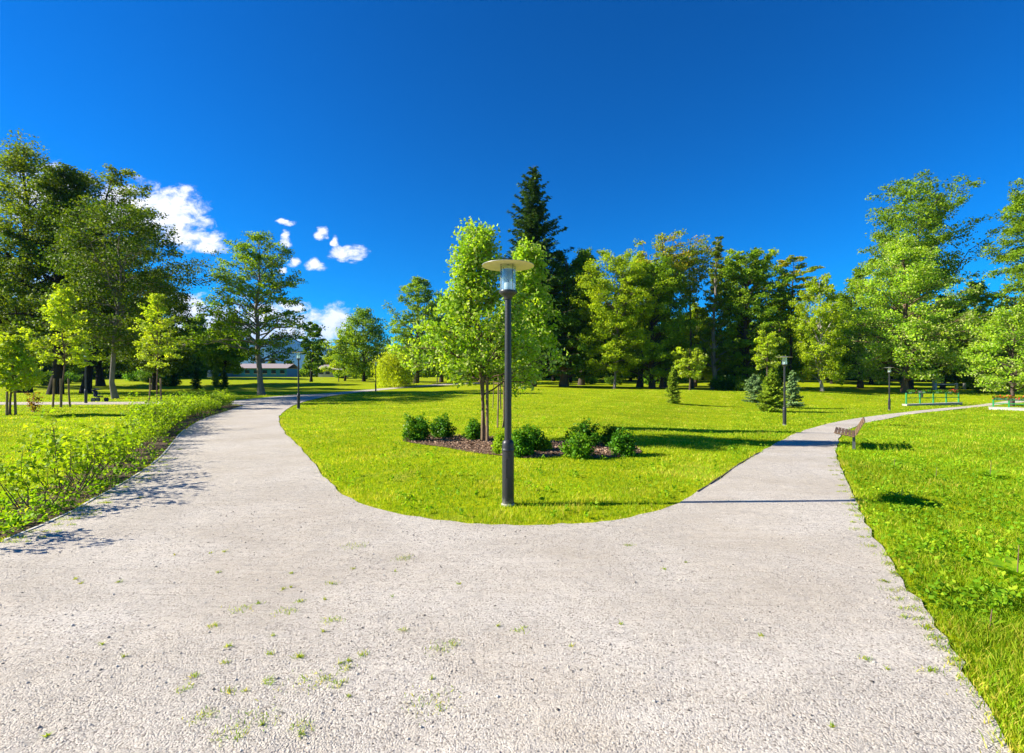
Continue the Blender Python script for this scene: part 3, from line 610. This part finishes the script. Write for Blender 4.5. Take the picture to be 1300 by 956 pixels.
# trunks and dark wood behind
protos = []
g = np.random.default_rng(99)
for k_, (pf, lm) in enumerate(((ROUND, 'mid'), (OVAL, 'mid'), (COL, 'dark'), (DOME, 'olive'))):
    protos.append((grow(200+k_, 14, 4.6, pf, cb=.1, n1=46, n2=8, cl=18, cr=.8, leaf=.42), lm))
LB = 'dark tree standing in the deep row behind the park lawns'
kk = 0
for px in list(range(-160, 300, 34))+list(range(575, 1480, 25)):
    d = g.uniform(92, 118); jx = px+g.uniform(-8, 8); me, lm = protos[kk % 4]
    sc = g.uniform(.75, 1.05) if px < 300 else g.uniform(.85, 1.15)
    put('broadleaf_tree', LB, 'tree', D(jx, d), me, 'black', lm, 'deep row of dark trees', rz=g.uniform(0, 6.28), s=sc); kk += 1
def belt(label, px0, px1, d0, d1, n, hmax, mat, sd):
    g = np.random.default_rng(sd); px = g.uniform(px0, px1, n); d = g.uniform(d0, d1, n); x = (px-CX)/F*d
    lump = .55+.25*np.sin(x*.35+sd)+.2*np.sin(x*.9+d*.3); z = tz(x, d)+g.uniform(0, 1, n)**.8*hmax*lump
    v, f = leaves_np(g, np.stack([x, d, z], 1), .75, .4); tag(link('woodland', mesh_np('woodland', v, f, g.uniform(0, 1, n)), LEAF[mat]), label, 'woodland', None, 'stuff')
belt('dark tangled undergrowth closing the view behind the lawn trees', 570, 1560, 119, 130, 60000, 8, 'dark', 1)
belt('dark undergrowth closing the view behind the tall old trees', -330, 262, 104, 112, 26000, 6, 'dark', 2)
belt('low green scrub along the end of the open field', 366, 575, 142, 150, 9000, 4.5, 'mid', 3)
# distant line beyond the field
for px, top in ((345,455),(368,458),(402,450),(414,452),(424,447),(520,440)):
    d = 175; me, lm = protos[(kk) % 4]; kk += 1; loc = D(px, d); H = EYE+(HZ-top)/F*d-loc.z
    put('broadleaf_tree', 'hazy green tree in the far line beyond the low buildings', 'tree', loc, me, 'black', 'mid' if px < 400 else 'yellow', 'far line of trees beyond the buildings', rz=px, s=H/14)
    bpy.data.objects[-1] if False else None
# shrubs under the wood edge
sh = [bush(300+i, 1.5, 1.1, 10, 30, .16, .3, .02) for i in range(2)]
LS = 'low dark shrub under the trees at the lawn edge'
for i in range(34):
    px = [g.uniform(0, 235), g.uniform(410, 500), g.uniform(905, 975), g.uniform(1200, 1290), g.uniform(600, 1300)][i % 5]
    d = (g.uniform(75, 90), g.uniform(118, 130), g.uniform(56, 66), g.uniform(68, 76), g.uniform(80, 92))[i % 5]
    put('shrub', LS, 'shrub', D(px, d), sh[i % 2], 'black', ('dark', 'hedged')[i % 2], 'low dark shrubs along the lawn edge', rz=g.uniform(0, 6), s=g.uniform(.8, 1.7), parts=('stem', 'foliage'))
p = D(1248, 60); put('shrub', 'rounded bush beneath the tall layered tree', 'shrub', p, bush(310, 2.6, 1.6, 14, 40, .16, .32, .02), 'black', 'olive', parts=('stem', 'foliage'))

# -- young maple in the bed and the one behind it
loc = P(618, 561); d = loc.y
tm = put('young_maple', 'young wind-blown maple with pale leaves growing in the mulch bed', 'maple', loc,
    grow(91, EYE+(HZ-281)/F*d, 72/F*d, [.8,1,1,.92,.75,.5,.33,.26,.12], cb=.27, n1=70, n2=8, cl=15, cr=.27, leaf=.105, r0=.055, elev=(5, 72), lean=(-.05, 0), up=.2, flat=.9, lobes=.4, vdrop=.1), 'brown', 'silver')
loc2 = P(639, 543); d2 = loc2.y; 
put('young_maple', 'young pale maple standing just behind the central lamp pole', 'maple', loc2,
    grow(92, EYE+(HZ-308)/F*d2, 31/F*d2, [.6,.9,1,1,.8,.6,.35,.15], cb=.32, n1=50, n2=7, cl=15, cr=.3, leaf=.13, r0=.06, elev=(5, 70), lean=(.17, 0), up=.2, flat=.9, lobes=.4), 'brown', 'silver')
def support(label, loc, sp, H, bars=True, rz=0, w=.06, pts=None):
    r = empty('tree_support', loc, rz); tag(r, label, 'tree stakes', 'wooden supports of the young trees')
    pts = pts or [(sp*math.cos(a), sp*math.sin(a)) for a in (2.6, .5, -1.4)]
    for q in pts: MB().tube([(q[0]*1.1, q[1]*1.1, -.15), (q[0]*.95, q[1]*.95, H*.5), (q[0]*.9, q[1]*.9, H)], [w*.55, w*.5, w*.48], 8).build('stake', M_stake, r)
    if bars:
        for a, b in ((0, 1), (1, 2), (2, 0)): MB().bar((pts[a][0]*.9, pts[a][1]*.9, H*.9), (pts[b][0]*.9, pts[b][1]*.9, H*.9), .02, .06).build('crossbar', M_stake, r)
support('thick wooden stakes round the maple in the mulch bed', loc, .17, 1.9, False, 0, .085, [(-.12, -.03), (.02, -.12)])
support('wooden stakes round the maple behind the lamp pole', loc2, .22, 2.0, True, 1.0)
loc3 = P(632, 519); support('slim wooden tripod on the lawn beyond the mulch bed', loc3, .28, 1.7, True, .4, .05)
# -- staked saplings by the side path
for i, (px, py, top, w, lb, rz) in enumerate(((12,527,425,62,'yellow-green staked sapling cut by the edge of view', 0), (77,517,362,66,'tall yellow-green staked sapling beside the side path lamp', 1), (199,511,370,64,'yellow-green staked sapling next to the hedge', 2))):
    l_ = P(px, py); d = l_.y; H = EYE+(HZ-top)/F*d-l_.z
    put('sapling', lb, 'sapling', l_, grow(100+i, H, w*.41/F*d, [.55,.95,1,.85,.6,.5,.35,.15], cb=.33, n1=38, n2=6, cl=8, cr=.26, leaf=.16, r0=.05, elev=(10, 60), lobes=.5), 'brown', 'lime', 'staked saplings by the side path')
    support(('wooden stakes of the sapling cut by the edge of view','wooden stakes of the tall sapling beside the side path lamp','wooden stakes of the sapling next to the hedge')[i], l_, .42 if i else .2, 1.75, False, (.2, .6, 1.1)[i], .1)
l_ = P(43, 523); put('shrub', 'small reddish shrub on the lawn between two staked saplings', 'shrub', l_, bush(121, 1.2, .24, 5, 8, .12, .14, .012, False), 'dark', 'red', parts=('stem', 'foliage'))

# -- shrubs of the mulch bed
bushes = [(528,560,522,42,'bush','large dark green bush at the outer tip of the mulch bed'), (562,556,525,32,'bush','dark green bush second from the outer tip of the bed'),
 (603,559,533,26,'bush','small dark bush against the thick wooden stakes'), (638,576,551,20,'hedge','small light green bush hugging the lamp pole'),
 (661,579,541,32,'bush','dark leafy bush just past the lamp pole'), (677,573,539,24,'bush','dark bush tucked behind the bush past the lamp pole'),
 (687,572,556,18,'hedge','little yellow-green bush low in the bed centre'), (741,567,532,46,'bush','big dark bush behind the light green one'),
 (734,581,552,35,'hedged','light green rounded bush at the front of the bed'), (777,566,541,26,'bush','dark bush behind the last rounded bush of the bed'),
 (791,578,545,36,'bush','rounded dark bush closing the bed by the curving path')]
for i, (px, py, top, w, lm, lb) in enumerate(bushes):
    l_ = P(px, py); d = l_.y; H = (py-top)/F*d; put('shrub', lb, 'shrub', l_, bush(130+i, H, w/2/F*d*.76, 14, 34, .065, .12, .01, True, .05), 'brown', lm, 'round shrubs in the mulch bed', parts=('stem', 'foliage'))

# -- hedge of young shrubs along the wide path
hp = [bush(150, 1.2, .40, 4, 10, .08, .14, .009, False, .55), bush(151, 1.12, .42, 6, 12, .07, .14, .008, False, .48), bush(152, 1.05, .45, 9, 11, .065, .15, .008, False, .42), bush(153, 1.05, .5, 9, 12, .07, .15, .008, False, .35)]
GH = 'young shrubs of the hedge along the wide path'
lb6 = ['tall thin-stemmed hedge shrub with large leaves at the hedge start','leggy hedge shrub bending toward the gravel near the hedge start','bushy upright hedge shrub with dark inner leaves','sparse hedge shrub with one bare tall shoot','dense hedge shrub above the edging boards','low spreading hedge shrub beside the dense one']
arc = densify(left_w, .1); cum = np.r_[0, np.cumsum([math.dist(a, b) for a, b in zip(arc[:-1], arc[1:])])]; s_ = -2.3; kk = 0
g = np.random.default_rng(5)
while s_ < cum[-1]-.4:
    if s_ < 0: bx, by = left_w[0][0], left_w[0][1]+s_
    else: bx, by = np.interp(s_, cum, [a[0] for a in arc]), np.interp(s_, cum, [a[1] for a in arc])
    rows = 2 if by > 15 else 1
    for rr in range(rows):
        off = (.72+.5*rr+g.normal()*.08)*(1 if by < 20 else 1.15); x_, y_ = bx-off, by+.12*rr+g.normal()*.06
        me = hp[(0 if by < 6.3 else 1 if by < 7.6 else 2+(kk % 2))]; sc = g.uniform(.68, 1.2)*(1.04 if by > 8 else 1.1)
        put('hedge_shrub', lb6[kk] if kk < 6 else 'leafy yellow-green shrub in the dense run of the hedge', 'shrub', (x_, y_, float(tz(x_, y_))), me, 'brown', None or ('hedged' if by < 6.6 else 'hedge'), GH, g.uniform(0, 6.28), sc, ('stem', 'foliage')); kk += 1
    s_ += g.uniform(.95, 1.4) if by < 10 else g.uniform(.7, 1.05) if by < 15 else g.uniform(.6, .85)

# -- single broad-leaved plants on the bench lawn
def dock(label, px, py, L, n, seed):
    g = np.random.default_rng(seed); loc = P(px, py); r = empty('dock_plant', loc); tag(r, label, 'plant', 'broad-leaved plants on the bench lawn')
    V = []; Fc = []; k = 0
    for i in range(n):
        az = i*2.4+g.normal()*.3; el = g.uniform(.25, 1.0); Li = L*g.uniform(.6, 1.1); W = Li*.17; m = 6
        for a in range(m+1):
            t = a/m; rr = Li*t*math.cos(el*(1-t*.5)); z = Li*t*math.sin(el)*(1-.45*t)+.02; w = W*math.sin(min(1, t*.93+.07)*math.pi)**.8
            for s in (-1, 0, 1): V.append((rr*math.cos(az)-s*w*math.sin(az), rr*math.sin(az)+s*w*math.cos(az), z+abs(s)*w*.35))
        for a in range(m):
            for s in range(2): b = k+a*3+s; Fc.append((b, b+1, b+4, b+3))
        k = len(V)
    link('leaf_rosette', mesh_np('leaf_rosette', V, Fc, g.uniform(.2, .9, len(Fc)), True), LEAF['weed'], r)
    MB().tube([(0, 0, -.03), (.01, 0, L*.5), (.03, .01, L*.95)], [.006, .005, .003], 5).build('stem', BARK['brown'], r)
for a in (('large dock with long broad leaves cut by the edge of view', 1291,736,.34,9,1), ('dark dock growing by the lamp shadow beside the gravel', 1144,636,.22,8,2), ('tall upright dock midway across the bench lawn', 1257,606,.34,9,3),
          ('small dock on the grass just past the bench shadow', 1135,594,.22,7,4), ('leafy dock halfway between the bench and the tall upright dock', 1188,609,.24,8,5), ('pale little plant low on the grass verge', 1256,800,.16,6,6)): dock(*a)

# ------------------------------------------------------------------ lamp posts
def lamp(loc, label):
    r = empty('street_lamp', loc); tag(r, label, 'street lamp', 'black park lamps with disc shades')
    MB().lathe([(0,-.25),(.1,-.25),(.098,.02),(.088,.03),(0,.03)], 24).build('footing', M_conc, r)
    MB().lathe([(.0885,-.1),(.0885,.80),(.094,.805),(.096,.825),(.09,.835),(.0885,.85),(.0875,.91),(.078,.945),(.055,.965),(.05,.97)], 28).build('base_sleeve', M_post, r)
    MB().box(-.035, .035, -.0935, -.08, .42, .70).build('access_door', M_post, r, .006)
    MB().lathe([(.052,.9),(.051,2.0),(.046,3.02),(.046,3.06)], 20).build('pole', M_pole, r)
    MB().lathe([(.045,3.035),(.062,3.04),(.064,3.065),(.075,3.085),(.115,3.115),(.132,3.135),(.134,3.16),(.13,3.17),(0,3.17)], 28).build('collar', M_cup, r)
    l = MB().lathe([(.118,3.171),(.119,3.52)], 32).lathe([(.113,3.52),(.113,3.171)], 32).build('lantern_glass', M_glass, r)
    MB().lathe([(.06,3.171),(.062,3.27),(.055,3.285),(0,3.285)], 20).build('lamp_holder', M_white, l)
    MB().lathe([(0,3.286),(.022,3.287),(.028,3.32),(.022,3.345),(0,3.35)], 14).build('bulb', M_cup, l)
    mb = MB()
    for i in range(8): z = 3.37+i*.018; mb.lathe([(.05,z),(.078,z-.012),(.078,z-.009),(.05,z+.003)], 20)
    mb.build('louvre', M_chrome, l)
    for i in range(4):
        a = R(35+90*i); MB().tube([(.126*math.cos(a), .126*math.sin(a), 3.165), (.126*math.cos(a), .126*math.sin(a), 3.55)], [.0055, .0055], 6).build('rod', M_pole, r)
    sd = MB().lathe([(.02,3.556),(.12,3.553),(.382,3.536),(.386,3.538)], 48).build('lamp_shade', M_cream, r)
    MB().lathe([(.388,3.537),(.387,3.543),(.12,3.565),(.0,3.57)], 48).build('shade_top', M_capm, sd)
    MB().lathe([(.115,3.562),(.118,3.585),(.10,3.60),(.05,3.61),(0,3.612)], 24).build('cap', M_pole, r)
    return r
main = lamp(P(645, 641), 'large black lamp post with cream disc shade on the grass tip between paths')
def lamp2(px, d, label):
    c = copy_tree(main); c.location = D(px, d); c['label'] = label; c.rotation_euler.z = px; return c
lamp2(379, 30.7, 'black lamp at the path junction beside the lone leaning tree')
lamp2(477, 59, 'black lamp in front of the weeping willow')
lamp2(109, 34.0, 'black lamp beside the side path near the pushchair')
lamp2(996, 25.4, 'black lamp beside the bushy yellow-green spruce')
lamp2(1129, 40.6, 'black lamp next to the green railing by the curving path')
lamp2(555, 88, 'tiny distant lamp beyond the far bench')

# ------------------------------------------------------------------ benches
def bench(loc, rz, label):
    r = empty('park_bench', loc, rz); tag(r, label, 'bench', 'slatted park benches'); Lh = .85
    # local: length on y, sits facing -x
    seatp = [(-.42,.455),(-.34,.45),(-.26,.435),(-.18,.42),(-.10,.40),(-.02,.385)]; backp = [(.05,.44),(.085,.51),(.12,.58),(.155,.65),(.19,.72),(.225,.79)]
    mb = MB()
    for x, z in seatp: mb.box(-.034, .034, -Lh, Lh, -.016, .016, Matrix.Translation((x, 0, z)) @ Matrix.Rotation(R(11), 4, 'Y'))
    mb.build('seat', M_slat, r, .004); mb = MB()
    for x, z in backp: mb.box(-.032, .032, -Lh, Lh, -.015, .015, Matrix.Translation((x, 0, z)) @ Matrix.Rotation(R(-64), 4, 'Y'))
    mb.build('backrest', M_slat, r, .004)
    for y in (-.62, .62):
        MB().bar((-.42, y, .425), (.0, y, .355), .05, .025).bar((.0, y, .355), (.25, y, .80), .05, .025).build('support', M_iron, r)
        MB().bar((.0, y, -.1), (.0, y, .36), .05, .07).build('leg', M_iron, r)
    return r
b1 = P(1084, 567.5); bench(b1, math.atan2(-b1.x, b1.y)*1.0, 'wooden slatted bench with reclined back beside the curving gravel path')
b2 = P(514, 491); c = bench(b2, R(70), 'dark distant bench beside the far path by the willow')

# ------------------------------------------------------------------ green railings with flower boxes
def railing(pa, pb, n, H, label, wall):
    a = Vector(pa); b = Vector(pb); d = b-a; L = d.length; rz = math.atan2(d.y, d.x); r = empty('railing', a, rz); tag(r, label, 'railing', 'green railings by the curving path')
    sl = (b.z-a.z)/L
    for i in range(n): x = L*i/(n-1); MB().box(x-.05, x+.05, -.05, .05, -.1, H+sl*x).build('post', M_green, r, .006)
    for i in range(n-1):
        x0, x1 = L*i/(n-1)+.05, L*(i+1)/(n-1)-.05
        MB().bar((x0, 0, H-.06+sl*x0), (x1, 0, H-.06+sl*x1), .05, .07).build('top_rail', M_green, r)
        MB().bar((x0, 0, H*.6+sl*x0), (x1, 0, H*.6+sl*x1), .04, .06).build('middle_rail', M_green, r)
    w = empty('low_wall', a, rz); tag(w, 'low concrete plinth under the '+label, 'wall')
    MB().box(-.25, L+.25, -.2, .2, -.4, wall).build('plinth', M_conc, w, .02); MB().box(-.28, L+.28, -.23, .23, wall-.002, wall+.05).build('coping', M_conc, w, .015)
    return a, rz, L, sl
fb = None
def flowerbox(loc, rz, label, redm):
    r = empty('flower_box', loc, rz); tag(r, label, 'flower box', 'flower boxes hung on the green railings')
    MB().box(-.45, .45, -.13, .13, -.14, .04).build('planter', plain('planter', (.03,.10,.045), .6), r, .01)
    g = np.random.default_rng(int(abs(loc[0]*100))); n = 240; c = np.stack([g.uniform(-.52, .52, n), g.normal(size=n)*.13, g.uniform(-.15, .22, n)], 1)
    v, f = leaves_np(g, c, .10, .3); link('foliage', mesh_np('foliage', v, f, g.uniform(0, 1, n)), LEAF['bush'], r)
    n = 60 if redm else 3; c = np.stack([g.uniform(-.5, .5, n), g.normal(size=n)*.14-.05, g.uniform(-.05, .27, n)], 1)
    v, f = leaves_np(g, c, .09, .3, aspect=1); link('blossoms', mesh_np('blossoms', v, f), M_red, r)
A = P(1150.5, 515); Bp = P(1217, 513.5)
a, rz, L, sl = railing(A, Bp, 5, 1.2*A.y/46, 'longer green railing behind the curving path', .1)
for i in range(4):
    x = L*(i+.5)/4; flowerbox(a+Vector((math.cos(rz)*x, math.sin(rz)*x, 1.2*A.y/46+sl*x+.06)), rz, ('green flower box on the railing span closest to the lamp','green flower box on the second railing span from the lamp','green flower box on the third railing span from the lamp','green flower box on the last span of the longer railing')[i], i == 3)
A = P(1261, 520); Bp = D(1345, A.y*.93)
a, rz, L, sl = railing(A, Bp, 5, 1.0*A.y/46, 'shorter green railing before the curving path', .18)
for i in range(3):
    x = L*(i+.5)/4; flowerbox(a+Vector((math.cos(rz)*x, math.sin(rz)*x, 1.0*A.y/46+sl*x+.05)), rz, ('red-flowered box on the first span of the shorter railing','red-flowered box on the second span of the shorter railing','red-flowered box cut by the edge of view')[i], True)
# litter bin, pale posts
p = P(1169, 505.5); r = tag(empty('litter_bin', p), 'small dark litter bin behind the longer green railing', 'litter bin')
MB().lathe([(.0,.12),(.2,.12),(.25,.8),(.27,.82),(.25,.84),(.23,.8),(0,.75)], 18).build('bin_body', M_iron, r); MB().tube([(0, 0, -.1), (0, 0, .2)], [.05, .05], 8).build('stand', M_iron, r)
p = D(1186.5, 72); r = tag(empty('stone_post', p), 'tall whitish stone post among the trees behind the silvery maple', 'post')
MB().box(-.2, .2, -.2, .2, -.3, 2.2).build('shaft', M_wallw, r, .03); MB().box(-.25, .25, -.25, .25, 2.2, 2.32).build('capstone', M_wallw, r, .02)
p = D(1218, 73); r = tag(empty('low_gate', p), 'low pale fence between two stubby white posts under the trees', 'fence')
for x in (-.45, .75): MB().box(x-.14, x+.14, -.14, .14, -.2, .95).build('post', M_wallw, r, .02)
MB().box(-3.2, -.6, -.04, .04, .7, .85).build('rail', M_wallw, r)
p = D(430, 96); tag(MB().lathe([(.0,-.2),(.09,-.2),(.08,.85),(.0,.9)], 10).build('wooden_post', BARK['dark']), 'tiny dark post alone in the open field', 'post').location = p

# ------------------------------------------------------------------ pushchair
p = P(127, 510); r = tag(empty('pushchair', p, R(8)), 'small dark blue pushchair parked on the side path', 'pushchair')
for x, y in ((-.3, -.24), (-.3, .24), (.42, 0)):
    mb = MB(); rr = .15
    pts = [(x+rr*math.cos(t), y, .16+rr*math.sin(t)) for t in np.linspace(0, 2*math.pi, 17)]
    w_ = mb.tube(pts, [.025]*17, 6, False).build('wheel', M_rubber, r); MB().tube([(x, y-.02, .16), (x, y+.02, .16)], [.13, .13], 14).build('rim', M_navy if x > 0 else M_iron, w_)
for y in (-.22, .22): MB().tube([(-.3, y, .16), (-.1, y, .4), (-.46, y, .98)], [.014]*3, 6).tube([(-.12, y, .38), (.2, y*.5, .3), (.42, y*.15, .17)], [.014]*3, 6).build('frame', M_iron, r)
MB().tube([(-.46, -.22, .98), (-.47, 0, 1.0), (-.46, .22, .98)], [.018]*3, 6).build('handle', M_rubber, r)
MB().box(-.28, .12, -.19, .19, .36, .44).box(-.34, -.27, -.19, .19, .40, .82).build('seat', M_navy, r, .03)
mb = MB(); v = []; f = []
for i in range(9):
    t = R(20+i*14)
    for jy in (-.2, -.1, 0, .1, .2): v.append((-.2+.27*math.cos(math.pi-t), jy, .66+.27*math.sin(t)+.03*(1-(jy/.2)**2)))
f = [(i*5+j, i*5+j+1, i*5+j+6, i*5+j+5) for i in range(8) for j in range(4)]
o = mb.add(v, f, True).build('hood', M_navy, r); m = o.modifiers.new('s', 'SOLIDIFY'); m.thickness = .015

# ------------------------------------------------------------------ low buildings beyond the field
def shed(px0, px1, d, Hw, Hr, wm, label, nwin):
    a = D(px0, d); b = D(px1, d); L = b.x-a.x; W = 7; r = tag(empty('low_building', a), label, 'building')
    MB().box(0, L, 0, W, -.5, Hw).build('wall', wm, r)
    MB().add([(-.4,-.5,Hw),(L+.4,-.5,Hw),(L+.4,W/2,Hw+Hr),(-.4,W/2,Hw+Hr),(L+.4,W+.5,Hw),(-.4,W+.5,Hw),(-.4,-.5,Hw+.12),(L+.4,-.5,Hw+.12),(L+.4,W/2,Hw+Hr+.12),(-.4,W/2,Hw+Hr+.12),(L+.4,W+.5,Hw+.12),(-.4,W+.5,Hw+.12)],
             [(0,3,2,1),(3,5,4,2),(6,7,8,9),(9,8,10,11),(0,1,7,6),(5,11,10,4),(0,6,9,3),(3,9,11,5),(1,2,8,7),(2,4,10,8)]).build('roof', M_roof, r)
    for i in range(nwin):
        x = L*(i+.5)/nwin; w = MB().box(x-.6, x+.6, -.04, .0, Hw*.42, Hw*.82).build('window', M_win, r); MB().box(x-.68, x+.68, -.07, -.03, Hw*.36, Hw*.41).build('sill', M_wallw, w)
shed(264, 364, 132, 2.3, 1.3, M_blue, 'long low blue building with pale pinkish roof beyond the field', 9)
shed(258, 263.3, 128, 2.6, .9, M_wallw, 'small white hut at the end of the blue building', 1)
shed(404, 436, 136, 1.9, 1.5, M_wallw, 'low shed with pale roof beside the round bushy tree', 4)

# ------------------------------------------------------------------ distant hills
m_, nt, ns, L = newmat('hill_forest'); nz = noise(nt, coords(nt), .01, 6, .6)
out(nt, princ(nt, ramp(nt, nz, [(.3, (.03,.06,.03)), (.7, (.06,.10,.05))]), .9, .1)); M_hill = m_
xs = np.linspace(-3600, 1500, 120); ys = np.linspace(3500, 5600, 30); X, Y = np.meshgrid(xs, ys)
ridge = np.exp(-((Y-4500)/420)**2)*(330+60*np.sin(X/520+1)+35*np.sin(X/190)+15*np.sin(X/70))*np.clip((900-X)/900, 0, 1)**.5
Z = ridge-4; nx = len(xs); i, j = np.meshgrid(np.arange(nx-1), np.arange(len(ys)-1)); q = (j*nx+i).ravel()
h_ = link('hills', mesh_np('hills', np.column_stack([X.ravel(), Y.ravel(), Z.ravel()]), np.stack([q, q+1, q+nx+1, q+nx], 1), smooth=True), M_hill); tag(h_, None, None, None, 'structure')

HAZE = True
if HAZE:
    m, nt, ns, L = newmat('haze_air'); v = N(nt, 'ShaderNodeVolumePrincipled'); v.inputs['Color'].default_value = (.08,.40,1,1); v.inputs['Density'].default_value = .00007; v.inputs['Anisotropy'].default_value = .1
    o_ = N(nt, 'ShaderNodeOutputMaterial'); L.new(v.outputs[0], o_.inputs['Volume'])
    hz = MB().box(-6100, 6100, -320, 6600, -20, 520).build('haze', m); tag(hz, 'thin bluish air between the park and the hills', 'haze', None, 'stuff')

# ------------------------------------------------------------------ world, sun, camera
SUN_EL, SUN_AZ = R(30), R(-92)
w = bpy.data.worlds.new('World'); scene.world = w; w.use_nodes = True; nt = w.node_tree; nt.nodes.clear(); L = nt.links
sky = N(nt, 'ShaderNodeTexSky', sky_type='NISHITA'); sky.sun_disc = False; sky.sun_elevation = SUN_EL; sky.sun_rotation = SUN_AZ
sky.altitude = 300; sky.air_density = 1.0; sky.dust_density = .2; sky.ozone_density = 4.5
gm = N(nt, 'ShaderNodeGamma'); gm.inputs[1].default_value = 1.25; L.new(sky.outputs[0], gm.inputs[0])
hs = N(nt, 'ShaderNodeHueSaturation'); hs.inputs['Saturation'].default_value = 2.3; hs.inputs['Value'].default_value = .84; hs.inputs['Hue'].default_value = .510; L.new(gm.outputs[0], hs.inputs['Color'])
tcw = N(nt, 'ShaderNodeTexCoord').outputs['Generated']; sp = N(nt, 'ShaderNodeSeparateXYZ'); L.new(tcw, sp.inputs[0])
yc = mathn(nt, 'MAXIMUM', sp.outputs[1], .02); u = mathn(nt, 'DIVIDE', sp.outputs[0], yc); v = mathn(nt, 'DIVIDE', sp.outputs[2], yc)
cv = N(nt, 'ShaderNodeCombineXYZ'); L.new(u, cv.inputs[0]); L.new(mathn(nt, 'MULTIPLY', v, 1.5), cv.inputs[1])
f1 = noise(nt, cv.outputs[0], 24, 10, .64, .5)
cv2 = N(nt, 'ShaderNodeVectorMath', operation='ADD'); L.new(cv.outputs[0], cv2.inputs[0]); cv2.inputs[1].default_value = (-.012, .016, 0); f2 = noise(nt, cv2.outputs[0], 24, 10, .64, .5)
nw = N(nt, 'ShaderNodeTexNoise'); nw.inputs['Scale'].default_value = 18; nw.inputs['Detail'].default_value = 4; L.new(cv.outputs[0], nw.inputs['Vector']); sw = N(nt, 'ShaderNodeSeparateColor'); L.new(nw.outputs['Color'], sw.inputs[0])
u = mathn(nt, 'ADD', u, mathn(nt, 'MULTIPLY_ADD', sw.outputs[0], .05, -.025)); v = mathn(nt, 'ADD', v, mathn(nt, 'MULTIPLY_ADD', sw.outputs[1], .04, -.02))
clouds = [(210,272,60,38),(255,310,34,13),(230,300,45,14),(150,262,50,35),(360,282,11,5),(364,303,7,12),(408,298,10,8),(446,322,26,12),(428,308,6,8),(398,336,16,8),(375,332,6,6),(362,342,8,5),(418,416,48,28),(372,388,18,9),(395,405,30,12),(270,425,85,50),(330,440,100,38),(235,390,30,18),(60,250,60,40),(60,400,90,60),(340,400,40,18),(735,470,50,60),(1212,383,14,6)]
mask = None
for cx, cy, a, b in clouds:
    if cx == 735: continue
    du = mathn(nt, 'MULTIPLY', mathn(nt, 'SUBTRACT', u, (cx-CX)/F), F/a/1.15); dv = mathn(nt, 'MULTIPLY', mathn(nt, 'SUBTRACT', v, (HZ-cy)/F), F/b/1.15)
    e = mathn(nt, 'SUBTRACT', 1.0, mathn(nt, 'ADD', mathn(nt, 'MULTIPLY', du, du), mathn(nt, 'MULTIPLY', dv, dv)))
    if cx == 1212: e = mathn(nt, 'MULTIPLY', e, .35)
    mask = e if mask is None else mathn(nt, 'MAXIMUM', mask, e)
mask = mathn(nt, 'MAXIMUM', mask, -1.0)
den = mathn(nt, 'ADD', mathn(nt, 'MULTIPLY', mask, .8), mathn(nt, 'MULTIPLY', mathn(nt, 'SUBTRACT', f1, .5), 2.1))
mr = N(nt, 'ShaderNodeMapRange', interpolation_type='SMOOTHSTEP'); L.new(den, mr.inputs[0]); mr.inputs[1].default_value = .08; mr.inputs[2].default_value = .8
fwd = mathn(nt, 'GREATER_THAN', sp.outputs[1], .1); cf = mathn(nt, 'MULTIPLY', mr.outputs[0], fwd)
cf = mathn(nt, 'MULTIPLY', cf, mathn(nt, 'GREATER_THAN', mask, -.55))
shd = mathn(nt, 'SUBTRACT', f1, f2); shd = mathn(nt, 'MULTIPLY_ADD', shd, 2.2, .72, clamp=True)
cc = ramp(nt, shd, [(.2, (5.2,5.9,7.2)), (.8, (9.3,9.2,9.2))])
colw = mixc(nt, cf, hs.outputs[0], cc)
bg = N(nt, 'ShaderNodeBackground'); bg.inputs['Strength'].default_value = .052; L.new(colw, bg.inputs[0]); ow = N(nt, 'ShaderNodeOutputWorld'); L.new(bg.outputs[0], ow.inputs[0])

sl = bpy.data.lights.new('sun', 'SUN'); sl.energy = 5.0; sl.angle = R(.53); sl.color = (1, .93, .80); so_ = bpy.data.objects.new('sun', sl); C.objects.link(so_)
sd = Vector((math.sin(SUN_AZ)*math.cos(SUN_EL), math.cos(SUN_AZ)*math.cos(SUN_EL), math.sin(SUN_EL))); so_.rotation_euler = sd.to_track_quat('Z', 'Y').to_euler(); so_.location = (-30, 0, 40)
cam = bpy.data.cameras.new('camera'); cam.sensor_width = 36; cam.lens = F/1300*36; cam.clip_end = 20000; cam.clip_start = .05
co_ = bpy.data.objects.new('camera', cam); C.objects.link(co_); co_.location = (0, 0, EYE); co_.rotation_euler = (R(90), 0, 0); scene.camera = co_
vs = scene.view_settings; scene.display_settings.display_device = 'sRGB'; vs.view_transform = 'Standard'; vs.look = 'None'; vs.exposure = 1.4; vs.gamma = 1; vs.use_curve_mapping = False
cy = scene.cycles; cy.max_bounces = 6; cy.diffuse_bounces = 3; cy.glossy_bounces = 2; cy.transmission_bounces = 5; cy.transparent_max_bounces = 8; cy.volume_bounces = 0; cy.caustics_reflective = False; cy.caustics_refractive = False
cy.use_denoising = True
